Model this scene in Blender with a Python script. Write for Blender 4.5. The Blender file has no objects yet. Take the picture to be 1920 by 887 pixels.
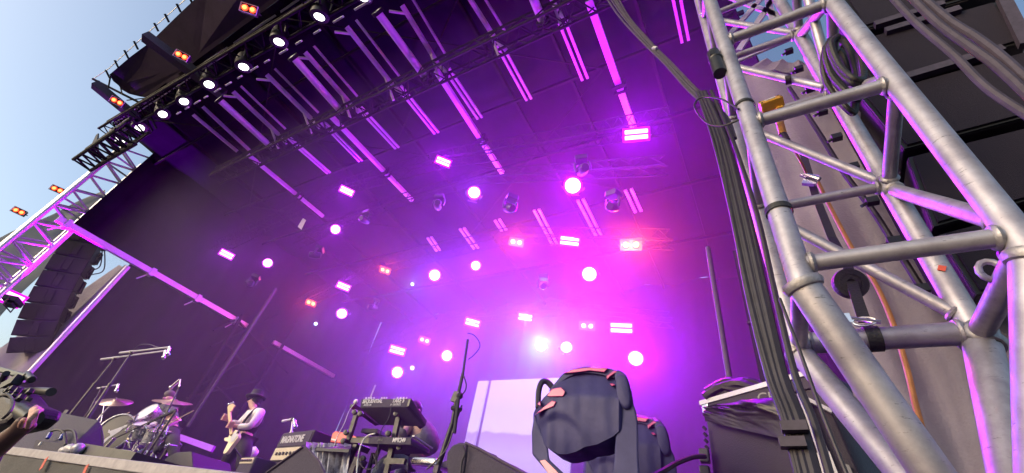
import bpy, math, random
from mathutils import Vector, Matrix, Quaternion, noise as mnoise
random.seed(7)
R = math.radians
C = bpy.context.scene.collection
sc = bpy.context.scene
CZ = 1.6            # eye height above the ground
DECK = 1.88         # top of the stage deck
F_PX = 788.0        # focal length in pixels of a 1920 px wide frame
# ------------------------------------------------------------------ camera
yaw, pitch, roll = -0.635328, 0.686864, 0.218647
ca, sa, cb, sb, cc, ss = math.cos(yaw), math.sin(yaw), math.cos(pitch), math.sin(pitch), math.cos(roll), math.sin(roll)
FWD = Vector((sa*cb, ca*cb, sb)); RT = Vector((ca, -sa, 0)); UPV = RT.cross(FWD)
CR = RT*cc + UPV*ss; CU = RT*-ss + UPV*cc
cam_d = bpy.data.cameras.new('camera'); cam = bpy.data.objects.new('camera', cam_d); C.objects.link(cam)
M3 = Matrix((CR, CU, -FWD)).transposed()
cam.matrix_world = Matrix.Translation((0, 0, CZ)) @ M3.to_4x4()
cam_d.sensor_width = 36; cam_d.lens = 36*F_PX/1920; cam_d.clip_end = 3000; cam_d.clip_start = .05
sc.camera = cam
# ------------------------------------------------------------------ world, sun, exposure
SUN_EL, SUN_AZ = R(14), R(-146)     # low evening sun, out to the left and behind the photographer
w = bpy.data.worlds.new("World"); sc.world = w; w.use_nodes = True
nt = w.node_tree; bg = nt.nodes['Background']
sky = nt.nodes.new('ShaderNodeTexSky'); sky.sky_type = 'NISHITA'; sky.sun_disc = False
sky.sun_elevation = SUN_EL; sky.sun_rotation = SUN_AZ; sky.dust_density = 3.6; sky.ozone_density = 1.8; sky.air_density = 1.0
nt.links.new(sky.outputs[0], bg.inputs[0]); bg.inputs[1].default_value = .15
sl = bpy.data.lights.new('sun', 'SUN'); sl.energy = .12; sl.angle = R(30); sl.color = (1, .98, 1)
so = bpy.data.objects.new('sun', sl); C.objects.link(so)
sdir = Vector((math.sin(SUN_AZ)*math.cos(SUN_EL), math.cos(SUN_AZ)*math.cos(SUN_EL), math.sin(SUN_EL)))
so.rotation_euler = sdir.to_track_quat('Z', 'Y').to_euler()
vs = sc.view_settings; vs.view_transform = 'Standard'; vs.look = 'None'; vs.gamma = 1; vs.exposure = .95; vs.use_curve_mapping = False
cy = sc.cycles; cy.max_bounces = 5; cy.diffuse_bounces = 2; cy.glossy_bounces = 3; cy.transmission_bounces = 4
cy.volume_bounces = 0; cy.transparent_max_bounces = 8; cy.use_denoising = True; cy.sample_clamp_indirect = 6
cy.use_light_tree = True; cy.caustics_reflective = False; cy.caustics_refractive = False
LP = .50            # overall power of the stage lamps
HAZE = .0105

# ------------------------------------------------------------------ helpers
def ray(u, v): return CR*(u-960) + CU*(443.5-v) + FWD*F_PX
def P(u, v, Y=None, X=None, Z=None):      # the point at a known distance that is seen in a direction
    r = ray(u, v)
    s = Y/r.y if Y is not None else (X/r.x if X is not None else (Z-CZ)/r.z)
    return Vector((0, 0, CZ)) + r*s
def px(p):
    d = Vector(p)-Vector((0, 0, CZ)); k = F_PX/d.dot(FWD); return 960+k*d.dot(CR), 443.5-k*d.dot(CU)

def mat(name, col, rough=.6, metal=0., var=.0, vscale=8., bump=0., bscale=40., col2=None, emit=None, estr=0, coat=0., streak=None, spec=None):
    m = bpy.data.materials.new(name); m.use_nodes = True; n = m.node_tree; b = n.nodes['Principled BSDF']
    b.inputs['Base Color'].default_value = (*col, 1); b.inputs['Roughness'].default_value = rough; b.inputs['Metallic'].default_value = metal
    if spec is not None: b.inputs['Specular IOR Level'].default_value = spec
    if coat: b.inputs['Coat Weight'].default_value = coat
    tc = n.nodes.new('ShaderNodeTexCoord')
    src = tc.outputs['Object']
    if streak:
        mp = n.nodes.new('ShaderNodeMapping'); mp.inputs['Scale'].default_value = streak; n.links.new(src, mp.inputs[0]); src = mp.outputs[0]
    if var or col2:
        t = n.nodes.new('ShaderNodeTexNoise'); t.inputs['Scale'].default_value = vscale; t.inputs['Detail'].default_value = 6; t.inputs['Roughness'].default_value = .65
        n.links.new(src, t.inputs['Vector'])
        r = n.nodes.new('ShaderNodeValToRGB'); r.color_ramp.elements[0].position = .35; r.color_ramp.elements[1].position = .68
        c2 = col2 or tuple(c*(1-var) for c in col)
        r.color_ramp.elements[0].color = (*c2, 1); r.color_ramp.elements[1].color = (*col, 1)
        n.links.new(t.outputs['Fac'], r.inputs[0]); n.links.new(r.outputs[0], b.inputs['Base Color'])
        rr = n.nodes.new('ShaderNodeMapRange'); rr.inputs[3].default_value = min(1, rough+.15); rr.inputs[4].default_value = max(.05, rough-.1)
        n.links.new(t.outputs['Fac'], rr.inputs[0]); n.links.new(rr.outputs[0], b.inputs['Roughness'])
    if bump:
        t2 = n.nodes.new('ShaderNodeTexNoise'); t2.inputs['Scale'].default_value = bscale; t2.inputs['Detail'].default_value = 4
        n.links.new(src, t2.inputs['Vector'])
        bp = n.nodes.new('ShaderNodeBump'); bp.inputs['Strength'].default_value = bump; bp.inputs['Distance'].default_value = .02
        n.links.new(t2.outputs['Fac'], bp.inputs['Height']); n.links.new(bp.outputs[0], b.inputs['Normal'])
    if emit:
        b.inputs['Emission Color'].default_value = (*emit, 1); b.inputs['Emission Strength'].default_value = estr
        m.cycles.emission_sampling = 'NONE'
    return m

def alu_mat(name):
    """weathered aluminium tube: pale metal, dark scuffs and black scratches along it"""
    m = mat(name, (.50, .48, .53), .48, .62, col2=(.30, .28, .33), vscale=6, bump=.02, bscale=30)
    n = m.node_tree; b = n.nodes['Principled BSDF']
    tc = n.nodes.new('ShaderNodeTexCoord'); mp = n.nodes.new('ShaderNodeMapping'); mp.inputs['Scale'].default_value = (14, 14, 60); mp.inputs['Rotation'].default_value = (.5, .8, .3)
    t = n.nodes.new('ShaderNodeTexNoise'); t.inputs['Scale'].default_value = 1.1; t.inputs['Detail'].default_value = 8; t.inputs['Roughness'].default_value = .75
    r = n.nodes.new('ShaderNodeValToRGB'); r.color_ramp.elements[0].position = .60; r.color_ramp.elements[1].position = .66
    r.color_ramp.elements[0].color = (0, 0, 0, 1); r.color_ramp.elements[1].color = (1, 1, 1, 1)
    n.links.new(tc.outputs['Object'], mp.inputs[0]); n.links.new(mp.outputs[0], t.inputs['Vector']); n.links.new(t.outputs['Fac'], r.inputs[0])
    old = b.inputs['Base Color'].links[0].from_socket
    mx = n.nodes.new('ShaderNodeMixRGB'); mx.inputs[2].default_value = (.16, .15, .17, 1)
    n.links.new(r.outputs[0], mx.inputs[0]); n.links.new(old, mx.inputs[1]); n.links.new(mx.outputs[0], b.inputs['Base Color'])
    return m

MT = dict(
    alu=alu_mat('scuffed_aluminium'),
    weld=mat('weld_bead', (.45, .43, .46), .5, .7, var=.4, vscale=40, bump=.15, bscale=60),
    alu_far=mat('truss_aluminium', (.62, .61, .63), .4, .55, var=.25, vscale=3),
    beam=mat('roof_beam_aluminium', (.72, .71, .74), .45, .25, var=.15, vscale=2),
    blackmetal=mat('black_painted_steel', (.025, .025, .028), .42, .3, var=.4, vscale=20),
    darkframe=mat('dark_roof_steel', (.02, .016, .024), .65, .0, spec=.15, var=.3, vscale=6),
    blackplastic=mat('black_plastic', (.03, .03, .033), .38, 0, var=.3, vscale=15),
    tape=mat('black_gaffer_tape', (.02, .02, .022), .55, 0, bump=.3, bscale=90),
    rubber=mat('black_cable_rubber', (.028, .022, .036), .5, 0, var=.35, vscale=14),
    greycable=mat('grey_cable_sheath', (.065, .050, .080), .6, 0, var=.3, vscale=18),
    canopy=mat('dark_canopy_fabric', (.022, .010, .034), .9, 0, spec=.08, var=.30, vscale=1.2, bump=.25, bscale=9),
    visor=mat('visor_fabric', (.055, .026, .095), .8, 0, var=.25, vscale=1.5, bump=.3, bscale=10),  # purple stage light tinted into the fabric colour
    curtain=mat('black_stage_curtain', (.016, .008, .022), .95, 0, spec=.06, var=.35, vscale=1.5, bump=.3, bscale=14),
    canvas=mat('grey_canvas', (.42, .37, .44), .85, 0, col2=(.27, .24, .30), vscale=1.3, bump=.35, bscale=55),
    canvas_light=mat('pale_canvas', (.40, .40, .40), .85, 0, col2=(.30, .30, .30), vscale=1.2, bump=.2, bscale=25, streak=(.3, .3, 3)),
    deck=mat('stage_deck', (.06, .058, .06), .45, 0, var=.4, vscale=3),
    lip=mat('aluminium_lip', (.33, .31, .36), .5, .3, var=.3, vscale=9),
    skirt=mat('black_scrim_skirt', (.045, .043, .047), .8, 0, col2=(.09, .085, .09), vscale=2.5, bump=.3, bscale=30),
    redtape=mat('red_tape', (.60, .09, .06), .6),
    ground=mat('ground', (.06, .06, .065), .9, 0, var=.5, vscale=.6, bump=.3, bscale=6),
    grille=mat('speaker_grille', (.018, .011, .026), .75, .0, bump=.9, bscale=260),
    cab=mat('speaker_cabinet_paint', (.014, .009, .020), .55, 0, bump=.2, bscale=120),
    wedge=mat('textured_speaker_paint', (.052, .042, .075), .7, 0, var=.2, vscale=60, bump=.5, bscale=160),
    yellow=mat('orange_yellow_plastic', (.80, .42, .04), .45, 0, var=.15, vscale=25),
    orange=mat('orange_cable', (.62, .25, .07), .55, 0, var=.25, vscale=10),
    white=mat('white_plastic', (.78, .78, .78), .5),
    chrome=mat('chrome', (.80, .80, .82), .2, 1, var=.2, vscale=20),
    gold=mat('cymbal_bronze', (.62, .48, .30), .3, .9, var=.3, vscale=20),
    pearl=mat('sparkle_drum_shell', (.62, .62, .64), .3, .2, col2=(.10, .10, .11), vscale=22),
    drumhead=mat('drum_head_skin', (.70, .66, .66), .5),
    blackhead=mat('black_drum_head', (.02, .02, .022), .35),
    skin=mat('skin', (.62, .36, .29), .55, 0, var=.12, vscale=20),
    shadedskin=mat('shadowed_forearm_skin', (.13, .07, .06), .55, 0, var=.2, vscale=20),  # shade on the forearm put into a darker copy of the skin
    shirt=mat('white_shirt_cloth', (.72, .66, .66), .8, 0, bump=.4, bscale=30),
    vest=mat('black_vest_cloth', (.03, .03, .032), .8, 0, bump=.3, bscale=40),
    trousers=mat('dark_trousers', (.035, .033, .038), .85, 0, bump=.4, bscale=30),
    jeans=mat('light_blue_jeans', (.30, .36, .45), .85, 0, var=.35, vscale=20, bump=.4, bscale=40),
    jacket=mat('grey_jacket_cloth', (.24, .22, .24), .85, 0, var=.35, vscale=9, bump=.5, bscale=22),
    drumshirt=mat('patterned_dark_shirt', (.11, .11, .13), .8, 0, col2=(.02, .02, .03), vscale=30),
    hair=mat('black_hair', (.015, .013, .013), .5, 0, bump=.6, bscale=80),
    greyhair=mat('grey_hair', (.16, .13, .12), .6, 0, bump=.6, bscale=80),
    cream=mat('cream_guitar_lacquer', (.80, .68, .42), .3, 0, coat=.5),
    maple=mat('maple_neck', (.62, .42, .22), .4),
    red=mat('red_keyboard_paint', (.65, .05, .045), .35),
    silvercloth=mat('crinkled_silver_cloth', (.75, .73, .78), .42, .2, col2=(.07, .065, .09), vscale=9, bump=.9, bscale=14, streak=(1, 1, .35)),
    bin=mat('black_bin_bag', (.014, .010, .018), .42, 0, bump=.35, bscale=9),
    label=mat('white_lettering', (.55, .54, .58), .5),
    greyprint=mat('grey_lettering', (.18, .18, .19), .5),
    creamface=mat('cream_amp_panel', (.55, .48, .36), .5),
    wood=mat('drum_stick_wood', (.62, .50, .36), .5),
    pinkreflect=mat('painted_pink_reflection', (.42, .0, .15), .3, 0, coat=.4),  # reflected red lamp light put into the colour
    fixture=mat('fixture_housing', (.028, .025, .033), .4, .1, var=.2, vscale=12),
    headshell=mat('moving_head_shell', (.032, .03, .14), .6, .0, var=.3, vscale=6, bump=.15, bscale=18),
)
def emis(name, col, s): return mat(name, (.02, .02, .02), .4, emit=col, estr=s)
E_MAG = emis('magenta_lens_glow', (1, .42, 1), 3.0)
E_PINK = emis('pink_lens_glow', (1, .62, .95), 3.0)
E_AMB = emis('amber_lens_glow', (1, .05, .02), .9)
E_RED = emis('red_lens_glow', (1, .05, .015), 2.2)
E_REDHOT = emis('orange_red_glow', (1, .20, .05), 2.6)
E_WHITE = emis('white_lens_glow', (1, 1, .97), 3.0)
E_BLUE = emis('cold_white_beam_glow', (.55, 1, 1), 6.0)
E_RIM = emis('magenta_rim_glow', (.95, 0, .95), .62)
E_AMBC = emis('amber_core_glow', (1, .42, .06), 3.5)
E_BAT = emis('magenta_batten_glow', (.42, 0, .85), .55)  # magenta light falling on the battens, put in as emission
E_TEAL = emis('teal_lens_glow', (.25, .9, .9), 2.0)

def translucent(m, f, col):
    n = m.node_tree; b = n.nodes['Principled BSDF']; t = n.nodes.new('ShaderNodeBsdfTranslucent'); t.inputs[0].default_value = (*col, 1)
    x = n.nodes.new('ShaderNodeMixShader'); x.inputs[0].default_value = f
    n.links.new(b.outputs[0], x.inputs[1]); n.links.new(t.outputs[0], x.inputs[2]); n.links.new(x.outputs[0], n.nodes['Material Output'].inputs['Surface'])
translucent(MT['canvas_light'], .55, (.75, .74, .72)); translucent(MT['canvas'], .2, (.4, .38, .42))

class MB:
    def __init__(s): s.v = []; s.f = []
    def add(s, vs, fs):
        o = len(s.v); s.v += [Vector(v) for v in vs]; s.f += [tuple(i+o for i in f) for f in fs]; return s
    def tube(s, p, q, r, n=10, r2=None, cap=True):
        p, q = Vector(p), Vector(q); return s.path([p, q], r, n, cap, [r, r if r2 is None else r2])
    def path(s, pts, r, n=8, cap=True, radii=None):
        pts = [Vector(p) for p in pts]; vs = []; fs = []; up = None
        for i, p in enumerate(pts):
            t = (pts[min(i+1, len(pts)-1)] - pts[max(i-1, 0)])
            t = t.normalized() if t.length > 1e-9 else Vector((0, 0, 1))
            if up is None: up = t.orthogonal().normalized()
            up = (up - t*up.dot(t)); up = up.normalized() if up.length > 1e-6 else t.orthogonal().normalized()
            sd = t.cross(up); rr = radii[i] if radii else r
            for k in range(n):
                a = 2*math.pi*k/n; vs.append(p + (up*math.cos(a)+sd*math.sin(a))*rr)
        m = len(pts)
        for i in range(m-1):
            for k in range(n):
                fs.append((i*n+k, i*n+(k+1) % n, (i+1)*n+(k+1) % n, (i+1)*n+k))
        if cap: fs += [tuple(range(n))[::-1], tuple((m-1)*n+k for k in range(n))]
        return s.add(vs, fs)
    def box(s, c, d, rot=None):
        c = Vector(c); x, y, z = d[0]/2, d[1]/2, d[2]/2
        vs = [Vector((i*x, j*y, k*z)) for k in (-1, 1) for j in (-1, 1) for i in (-1, 1)]
        if rot is not None: vs = [rot @ v for v in vs]
        return s.add([c+v for v in vs], [(0, 2, 3, 1), (4, 5, 7, 6), (0, 1, 5, 4), (2, 6, 7, 3), (0, 4, 6, 2), (1, 3, 7, 5)])
    def bar(s, p, q, w, h, up=(0, 0, 1)):
        p, q = Vector(p), Vector(q); t = q-p; L = t.length; t.normalize(); up = Vector(up)
        if abs(t.dot(up)) > .98: up = Vector((0, 1, 0))
        x = t.cross(up).normalized(); z = x.cross(t)
        return s.box((p+q)/2, (w, L, h), Matrix((x, t, z)).transposed())
    def prism(s, front, back):
        n = len(front); s.add(list(front)+list(back), [tuple(range(n)), tuple(range(2*n-1, n-1, -1))] + [(i, i+n, (i+1) % n+n, (i+1) % n) for i in range(n)]); return s
    def loft(s, rings):
        n = len(rings[0]); vs = [p for r in rings for p in r]; fs = [tuple(range(n))]
        for j in range(len(rings)-1):
            for i in range(n): fs.append((j*n+i, (j+1)*n+i, (j+1)*n+(i+1) % n, j*n+(i+1) % n))
        fs.append(tuple(range((len(rings)-1)*n, len(rings)*n))[::-1]); return s.add(vs, fs)
    def lathe(s, prof, c, axis=(0, 0, 1), n=20):
        q = Vector((0, 0, 1)).rotation_difference(Vector(axis).normalized()); c = Vector(c)
        vs = []; fs = []; m = len(prof)
        for r, h in prof:
            for k in range(n):
                a = 2*math.pi*k/n; vs.append(c + q @ Vector((r*math.cos(a), r*math.sin(a), h)))
        for i in range(m-1):
            for k in range(n): fs.append((i*n+k, i*n+(k+1) % n, (i+1)*n+(k+1) % n, (i+1)*n+k))
        if len(prof) >= 4 and prof[0][0] > .01 and abs(prof[0][0]-prof[-1][0]) < .004 and abs(prof[0][1]-prof[-1][1]) < .1:   # a closed ring
            for k in range(n): fs.append(((m-1)*n+k, (m-1)*n+(k+1) % n, (k+1) % n, k))
            return s.add(vs, fs)
        if prof[0][0] > 1e-4: fs.append(tuple(range(n))[::-1])
        if prof[-1][0] > 1e-4: fs.append(tuple((m-1)*n+k for k in range(n)))
        return s.add(vs, fs)
    def ball(s, c, r, n=12, rot=None):
        rx, ry, rz = (r, r, r) if not hasattr(r, '__len__') else r
        m = max(5, n//2+1); vs = []; fs = []
        for i in range(m+1):
            t = math.pi*i/m
            for k in range(n):
                a = 2*math.pi*k/n; v = Vector((rx*math.sin(t)*math.cos(a), ry*math.sin(t)*math.sin(a), rz*math.cos(t)))
                if rot is not None: v = rot @ v
                vs.append(Vector(c)+v)
        for i in range(m):
            for k in range(n): fs.append((i*n+k, (i+1)*n+k, (i+1)*n+(k+1) % n, i*n+(k+1) % n))
        return s.add(vs, fs)
    def patch(s, p00, p10, p11, p01, nu, nv, disp, thick=.012):
        p00, p10, p11, p01 = map(Vector, (p00, p10, p11, p01)); nrm = (p10-p00).cross(p01-p00).normalized()
        g = [[(p00*(1-i/nu)+p10*(i/nu))*(1-j/nv) + (p01*(1-i/nu)+p11*(i/nu))*(j/nv) + nrm*disp(i/nu, j/nv) for i in range(nu+1)] for j in range(nv+1)]
        W = nu+1; top = [p for r in g for p in r]; bot = [p-nrm*thick for p in top]; o = len(top); fs = []
        for j in range(nv):
            for i in range(nu):
                a, b, c, d = j*W+i, j*W+i+1, (j+1)*W+i+1, (j+1)*W+i; fs.append((a, b, c, d)); fs.append((o+d, o+c, o+b, o+a))
        edge = [j for j in range(W)] + [(j+1)*W-1 for j in range(1, nv+1)] + [nv*W+i for i in range(W-2, -1, -1)] + [j*W for j in range(nv-1, 0, -1)]
        for k in range(len(edge)):
            a, b = edge[k], edge[(k+1) % len(edge)]; fs.append((b, a, a+o, b+o))
        return s.add(top+bot, fs)
    def build(s, name, m, parent=None, smooth=False, bevel=0, loc=None):
        me = bpy.data.meshes.new(name)
        L = Vector(loc) if loc is not None else None
        if parent is not None and L is None: L = parent.location.copy() if 'root' in parent else None
        me.from_pydata([tuple(v - L) if L is not None else tuple(v) for v in s.v], [], s.f); me.update()
        if smooth:
            me.shade_smooth()
        me.materials.append(m if not isinstance(m, str) else MT[m])
        o = bpy.data.objects.new(name, me); C.objects.link(o)
        if parent is not None: o.parent = parent
        elif L is not None: o.location = L
        if smooth is True:
            try:
                me.set_sharp_from_angle(angle=R(42))
            except Exception: pass
        if bevel:
            b = o.modifiers.new('bevel', 'BEVEL'); b.width = bevel; b.segments = 2; b.limit_method = 'ANGLE'
        return o

def meta(o, label=None, cat=None, group=None, kind=None):
    if label: o['label'] = label
    if cat: o['category'] = cat
    if group: o['group'] = group
    if kind: o['kind'] = kind
    return o
def thing(name, label, cat, loc=(0, 0, 0), group=None):
    """an Empty at the thing's base; its parts are given in world coordinates and made local to it"""
    o = bpy.data.objects.new(name, None); C.objects.link(o); o.location = loc; o.empty_display_size = .1; o['root'] = 1
    return meta(o, label, cat, group)
def sub(mb, name, m, part, **k):
    """a sub-part: its part sits at its thing's origin"""
    root = part.parent; o = mb.build(name, m, None, **k)
    for v in o.data.vertices: v.co = v.co - root.location
    o.parent = part; return o
def dup(root, loc, label, rot=None):
    r = root.copy(); C.objects.link(r); r.location = loc; r['label'] = label
    if rot is not None: r.rotation_euler = rot
    for ch in list(root.children):
        c = ch.copy(); C.objects.link(c); c.parent = r
        for g in ch.children:
            d = g.copy(); C.objects.link(d); d.parent = c
    return r
def text(body, name, m, parent, loc, size, rot, ext=.002, align='CENTER', sx=1.0, bold=0.0):
    cu = bpy.data.curves.new(name, 'FONT'); cu.body = body; cu.size = size; cu.extrude = ext; cu.align_x = align; cu.align_y = 'CENTER'; cu.offset = bold
    cu.materials.append(MT[m]); o = bpy.data.objects.new(name, cu); C.objects.link(o)
    bpy.context.view_layer.update(); me = bpy.data.meshes.new_from_object(o); bpy.data.objects.remove(o); o = bpy.data.objects.new(name, me); C.objects.link(o)
    if not me.materials: me.materials.append(MT[m])
    root = parent if 'root' in parent else parent.parent
    o.parent = parent; o.matrix_local = Matrix.Translation(Vector(loc)-root.location) @ rot.to_4x4() @ Matrix.Diagonal((sx, 1, 1, 1)); return o
def frame(xdir, ydir):
    x = Vector(xdir).normalized(); z = x.cross(Vector(ydir)).normalized(); y = z.cross(x); return Matrix((x, y, z)).transposed()
def skin(name, verts, edges, radii, m, parent, sub_=2, root=0):
    L = parent.location if 'root' in parent else parent.parent.location
    me = bpy.data.meshes.new(name); me.from_pydata([tuple(Vector(v)-L) for v in verts], edges, []); me.update()
    o = bpy.data.objects.new(name, me); C.objects.link(o); o.parent = parent; me.materials.append(MT[m])
    md = o.modifiers.new('skin', 'SKIN'); md.use_smooth_shade = True
    for i, d in enumerate(me.skin_vertices[0].data):
        r = radii[i]; d.radius = (r, r) if not hasattr(r, '__len__') else r; d.use_root = (i == root)
    s = o.modifiers.new('subd', 'SUBSURF'); s.levels = sub_; s.render_levels = sub_
    return o
def curve_pts(pts, n=6):
    """Catmull-Rom through the points"""
    pts = [Vector(p) for p in pts]; out = []
    for i in range(len(pts)-1):
        p0, p1, p2, p3 = pts[max(i-1, 0)], pts[i], pts[i+1], pts[min(i+2, len(pts)-1)]
        for k in range(n):
            t = k/n; out.append(.5*((2*p1)+(p2-p0)*t+(2*p0-5*p1+4*p2-p3)*t*t+(3*p1-p0-3*p2+p3)*t**3))
    out.append(pts[-1]); return out

# ================================================================== SETTING
g = MB().box((0, 0, -.05), (1600, 1600, .1)).build('ground', 'ground'); meta(g, kind='structure')
XL, XR, YF, YB = -19.0, .9, 1.9, 15.0       # stage sides, lip and back
# stage platform
st = thing('stage_platform', 'long stage platform with pale metal lip and black skirt marked in red tape', 'stage', (-9, 8, 0))
MB().box(((XL+XR)/2-1, (YF+.07+YB+1.5)/2, DECK-.06), (XR-XL+6, YB+1.5-YF-.07, .12)).build('deck', 'deck', st)
MB().box(((XL+XR)/2-1, YF+.03, DECK-.035), (XR-XL+6, .08, .085)).build('lip', 'lip', st, bevel=.008)
sk = MB().patch((XL-4, YF+.02, 0), (XR+2, YF+.02, 0), (XR+2, YF+.0, DECK-.08), (XL-4, YF+.0, DECK-.08), 240, 6, lambda u, v: .02*math.sin(u*260)*(1-v*.6)+.012*math.sin(u*91+2)).build('skirt', 'skirt', st, True)
for (u, v, u2, v2) in ((88, 858, 76, 880), (164, 872, 155, 892)):
    a, b = P(u, v, Y=YF-.04), P(u2, v2, Y=YF-.04); MB().bar(a, b, .004, .045, up=(1, 0, 0)).build('tape_strip', 'redtape', st)
    
# ================================================================== ROOF
RZ = CZ+10.7
roof = thing('stage_roof', 'dark fabric stage roof over magenta lit metal beams with a visor toward the crowd', 'roof', (-9, 7, 9))
def roofd(u, v): return -.18*abs(math.sin(u*math.pi*9)) + .04*math.sin(u*60+v*31)
MB().patch((XL-.4, .1, RZ), (.92, .1, RZ), (.92, YB, RZ), (XL-.4, YB, RZ), 120, 40, roofd, .02).build('canopy', 'canopy', roof, True)
# visor flying forward of the front truss
vz = CZ+10.9
e0, e1, e2 = P(205, 140, Z=vz), P(280, 78, Z=vz), P(372, -8, Z=vz)
n0, n1 = P(286, 184, Z=vz-.25), P(345, 150, Z=vz-.3)
vis = MB()
ring = [P(205, 140, Z=vz), P(212, 152, Z=vz-.02), P(222, 160, Z=vz-.04), P(228, 168, Z=vz-.05), P(242, 176, Z=vz-.1), P(262, 181, Z=vz-.16), P(290, 186, Z=vz-.3), Vector((-13.5, .1, vz-.35)), Vector((3, .1, vz-.35)), Vector((3, -2.6, vz)), P(372, -8, Z=vz), P(330, 32, Z=vz), P(283, 78, Z=vz), P(245, 106, Z=vz)]
vis.prism([p+Vector((0, 0, .02)) for p in ring], ring).build('visor', 'visor', roof)
rod = MB()
for (u, v) in ((205, 140), (222, 122), (240, 103), (258, 86), (296, 52), (316, 35), (338, 16), (361, 2)):
    a = P(u+1, v+7, Z=vz+.03); b = P(u-7, v-9, Z=vz+.1); rod.tube(a, b, .03, 6)
rod.build('tension_rod', 'darkframe', roof)
MB().path([P(172, 150, Z=vz+.1), P(205, 128, Z=vz+.1), P(270, 68, Z=vz+.1), P(360, -12, Z=vz+.1)], .012, 5).build('tension_wire', 'alu_far', roof)
# forward ends of two of the main beams
for (a, b) in (((272, 68), (420, 178)), ((178, 158), (256, 222))):
    MB().bar(P(*a, Z=CZ+10.4), P(*b, Z=CZ+10.1), .30, .24).build('beam_end', 'greycable', roof)
MB().tube(P(174, 148, Z=CZ+10.9), P(300, 212, Z=CZ+10.4), .04, 6).tube(P(207, 143, Z=CZ+10.9), P(203, 165, Z=CZ+10.5), .025, 5).tube(P(226, 165, Z=CZ+10.8), P(230, 178, Z=CZ+10.5), .02, 5).tube(P(238, 188, Z=CZ+10.6), P(272, 184, Z=CZ+10.6), .02, 5).build('visor_strut', 'darkframe', roof)
BZ = 9.5+CZ
# round main tubes between the front truss and the middle truss
for (a, b) in (((409, 185), (510, 277)), ((548, 105), (642, 212)), ((706, 20), (800, 148)), ((893+100, -20), (1020, 46))):
    p, q = P(*a, Z=BZ), P(*b, Z=BZ); t = MB().tube(p, q, .095, 14).build('main_tube', 'beam', roof, True)
    d = (q-p).normalized(); MB().tube(q-d*.10, q-d*.06, .16, 14).tube(q-d*.02, q+d*.02, .16, 14).tube(p, p+d*.08, .15, 14).build('tube_collar', 'darkframe', roof, True)
# square ribs that lie beside them, with a forked end at each truss
for (a, b) in (((437, 172), (522, 252)), ((500, 140), (583, 222)), ((572, 98), (655, 192)), ((650, 50), (735, 158)), ((754, 10), (820, 118)), ((835, -75), (930, 75)), ((985, -110), (1046, 22)), ((380, 200), (468, 282)), ((362, 215), (445, 284))):
    p, q = P(*a, Z=BZ+.35), P(*b, Z=BZ+.25)
    big = a[0] >= 437
    s_ = .085 if big else .05
    MB().bar(p, q, s_, .10).build('rib', 'beam', roof)
    if big:
        sd = Vector((.24, 0, .16)); d = (q-p).normalized()
        MB().bar(p+sd, q+sd, .05, .05).build('rib_rail', 'beam', roof)
        MB().bar(p+d*.2, p-Vector((.32, .05, .1)), .05, .05).bar(q, q+Vector((.2, .3, -.2)), .08, .06).bar(q-d*.3, q+Vector((.05, .25, -.45)), .05, .05).build('rib_fork', 'beam', roof)
# long beams running on to the back of the roof
for (a, b, w) in (((465, 290), (606, 406), .16), ((621, 218), (773, 376), .20), ((818, 132), (942, 324), .22), ((1104, 0), (1188, 238), .26)):
    p, q = P(*a, Z=BZ), P(*b, Z=BZ); MB().bar(p, q, w*.6, .11).build('long_beam', 'beam', roof)
    m_ = p.lerp(q, .62); MB().box(m_, (w+.08, .08, .26)).box(m_+Vector((0, .16, 0)), (w+.05, .04, .24)).build('beam_clamp', 'darkframe', roof)
# paired purlin strips
for (a, b) in (((540, 258), (617, 325)), ((604, 228), (677, 302)), ((674, 202), (745, 278)), ((748, 162), (819, 250)), ((838, 130), (900, 222)), ((936, 84), (992, 187)), ((1051, 34), (1097, 149)), ((1268, -6), (1285, 78))):
    p, q = P(*a, Z=BZ+.2), P(*b, Z=BZ+.2); o_ = Vector((.085, 0, 0))
    MB().bar(p-o_*.8, q-o_*.8, .06, .05).bar(p+o_*.8, q+o_*.8, .06, .05).build('purlin_strip', 'beam', roof)
# the next bay, seen past the rear lighting truss
for (a, b) in (((1006, 393), (1040, 458)), ((1088, 374), (1122, 441)), ((1178, 355), (1197, 397)), ((932, 412), (945, 432)), ((866, 428), (893, 466)), ((805, 445), (822, 470))):
    p, q = P(*a, Z=BZ+.2), P(*b, Z=BZ+.2); o_ = Vector((.09, 0, 0))
    MB().bar(p-o_, q-o_, .09, .06).bar(p+o_, q+o_, .09, .06).build('purlin_strip', 'beam', roof)
# thin dark joists and wind bracing
for (x0) in (-16.5, -14.8, -11.6, -8.3, -4.6, -2.9, -.9):
    MB().bar((x0, .3, RZ-.35), (x0, YB, RZ-.35), .07, .14).build('joist', 'darkframe', roof)
for (y0) in (1.9, 4.9, 6.9, 9.4, 12):
    MB().bar((XL, y0, RZ-.55), (1.1, y0, RZ-.55), .06, .12).build('cross_joist', 'darkframe', roof)
for (a, b) in (((-17, .4), (-9, 4.9)), ((-9, .4), (-17, 4.9)), ((-9, .4), (-2, 4.9)), ((-2, .4), (-9, 4.9)), ((-17, 4.9), (-9, 9.4)), ((-9, 4.9), (-2, 9.4)), ((-2, 4.9), (-9, 9.4))):
    MB().tube((*a, RZ-.65), (*b, RZ-.65), .022, 5).build('wind_brace', 'darkframe', roof)

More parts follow.
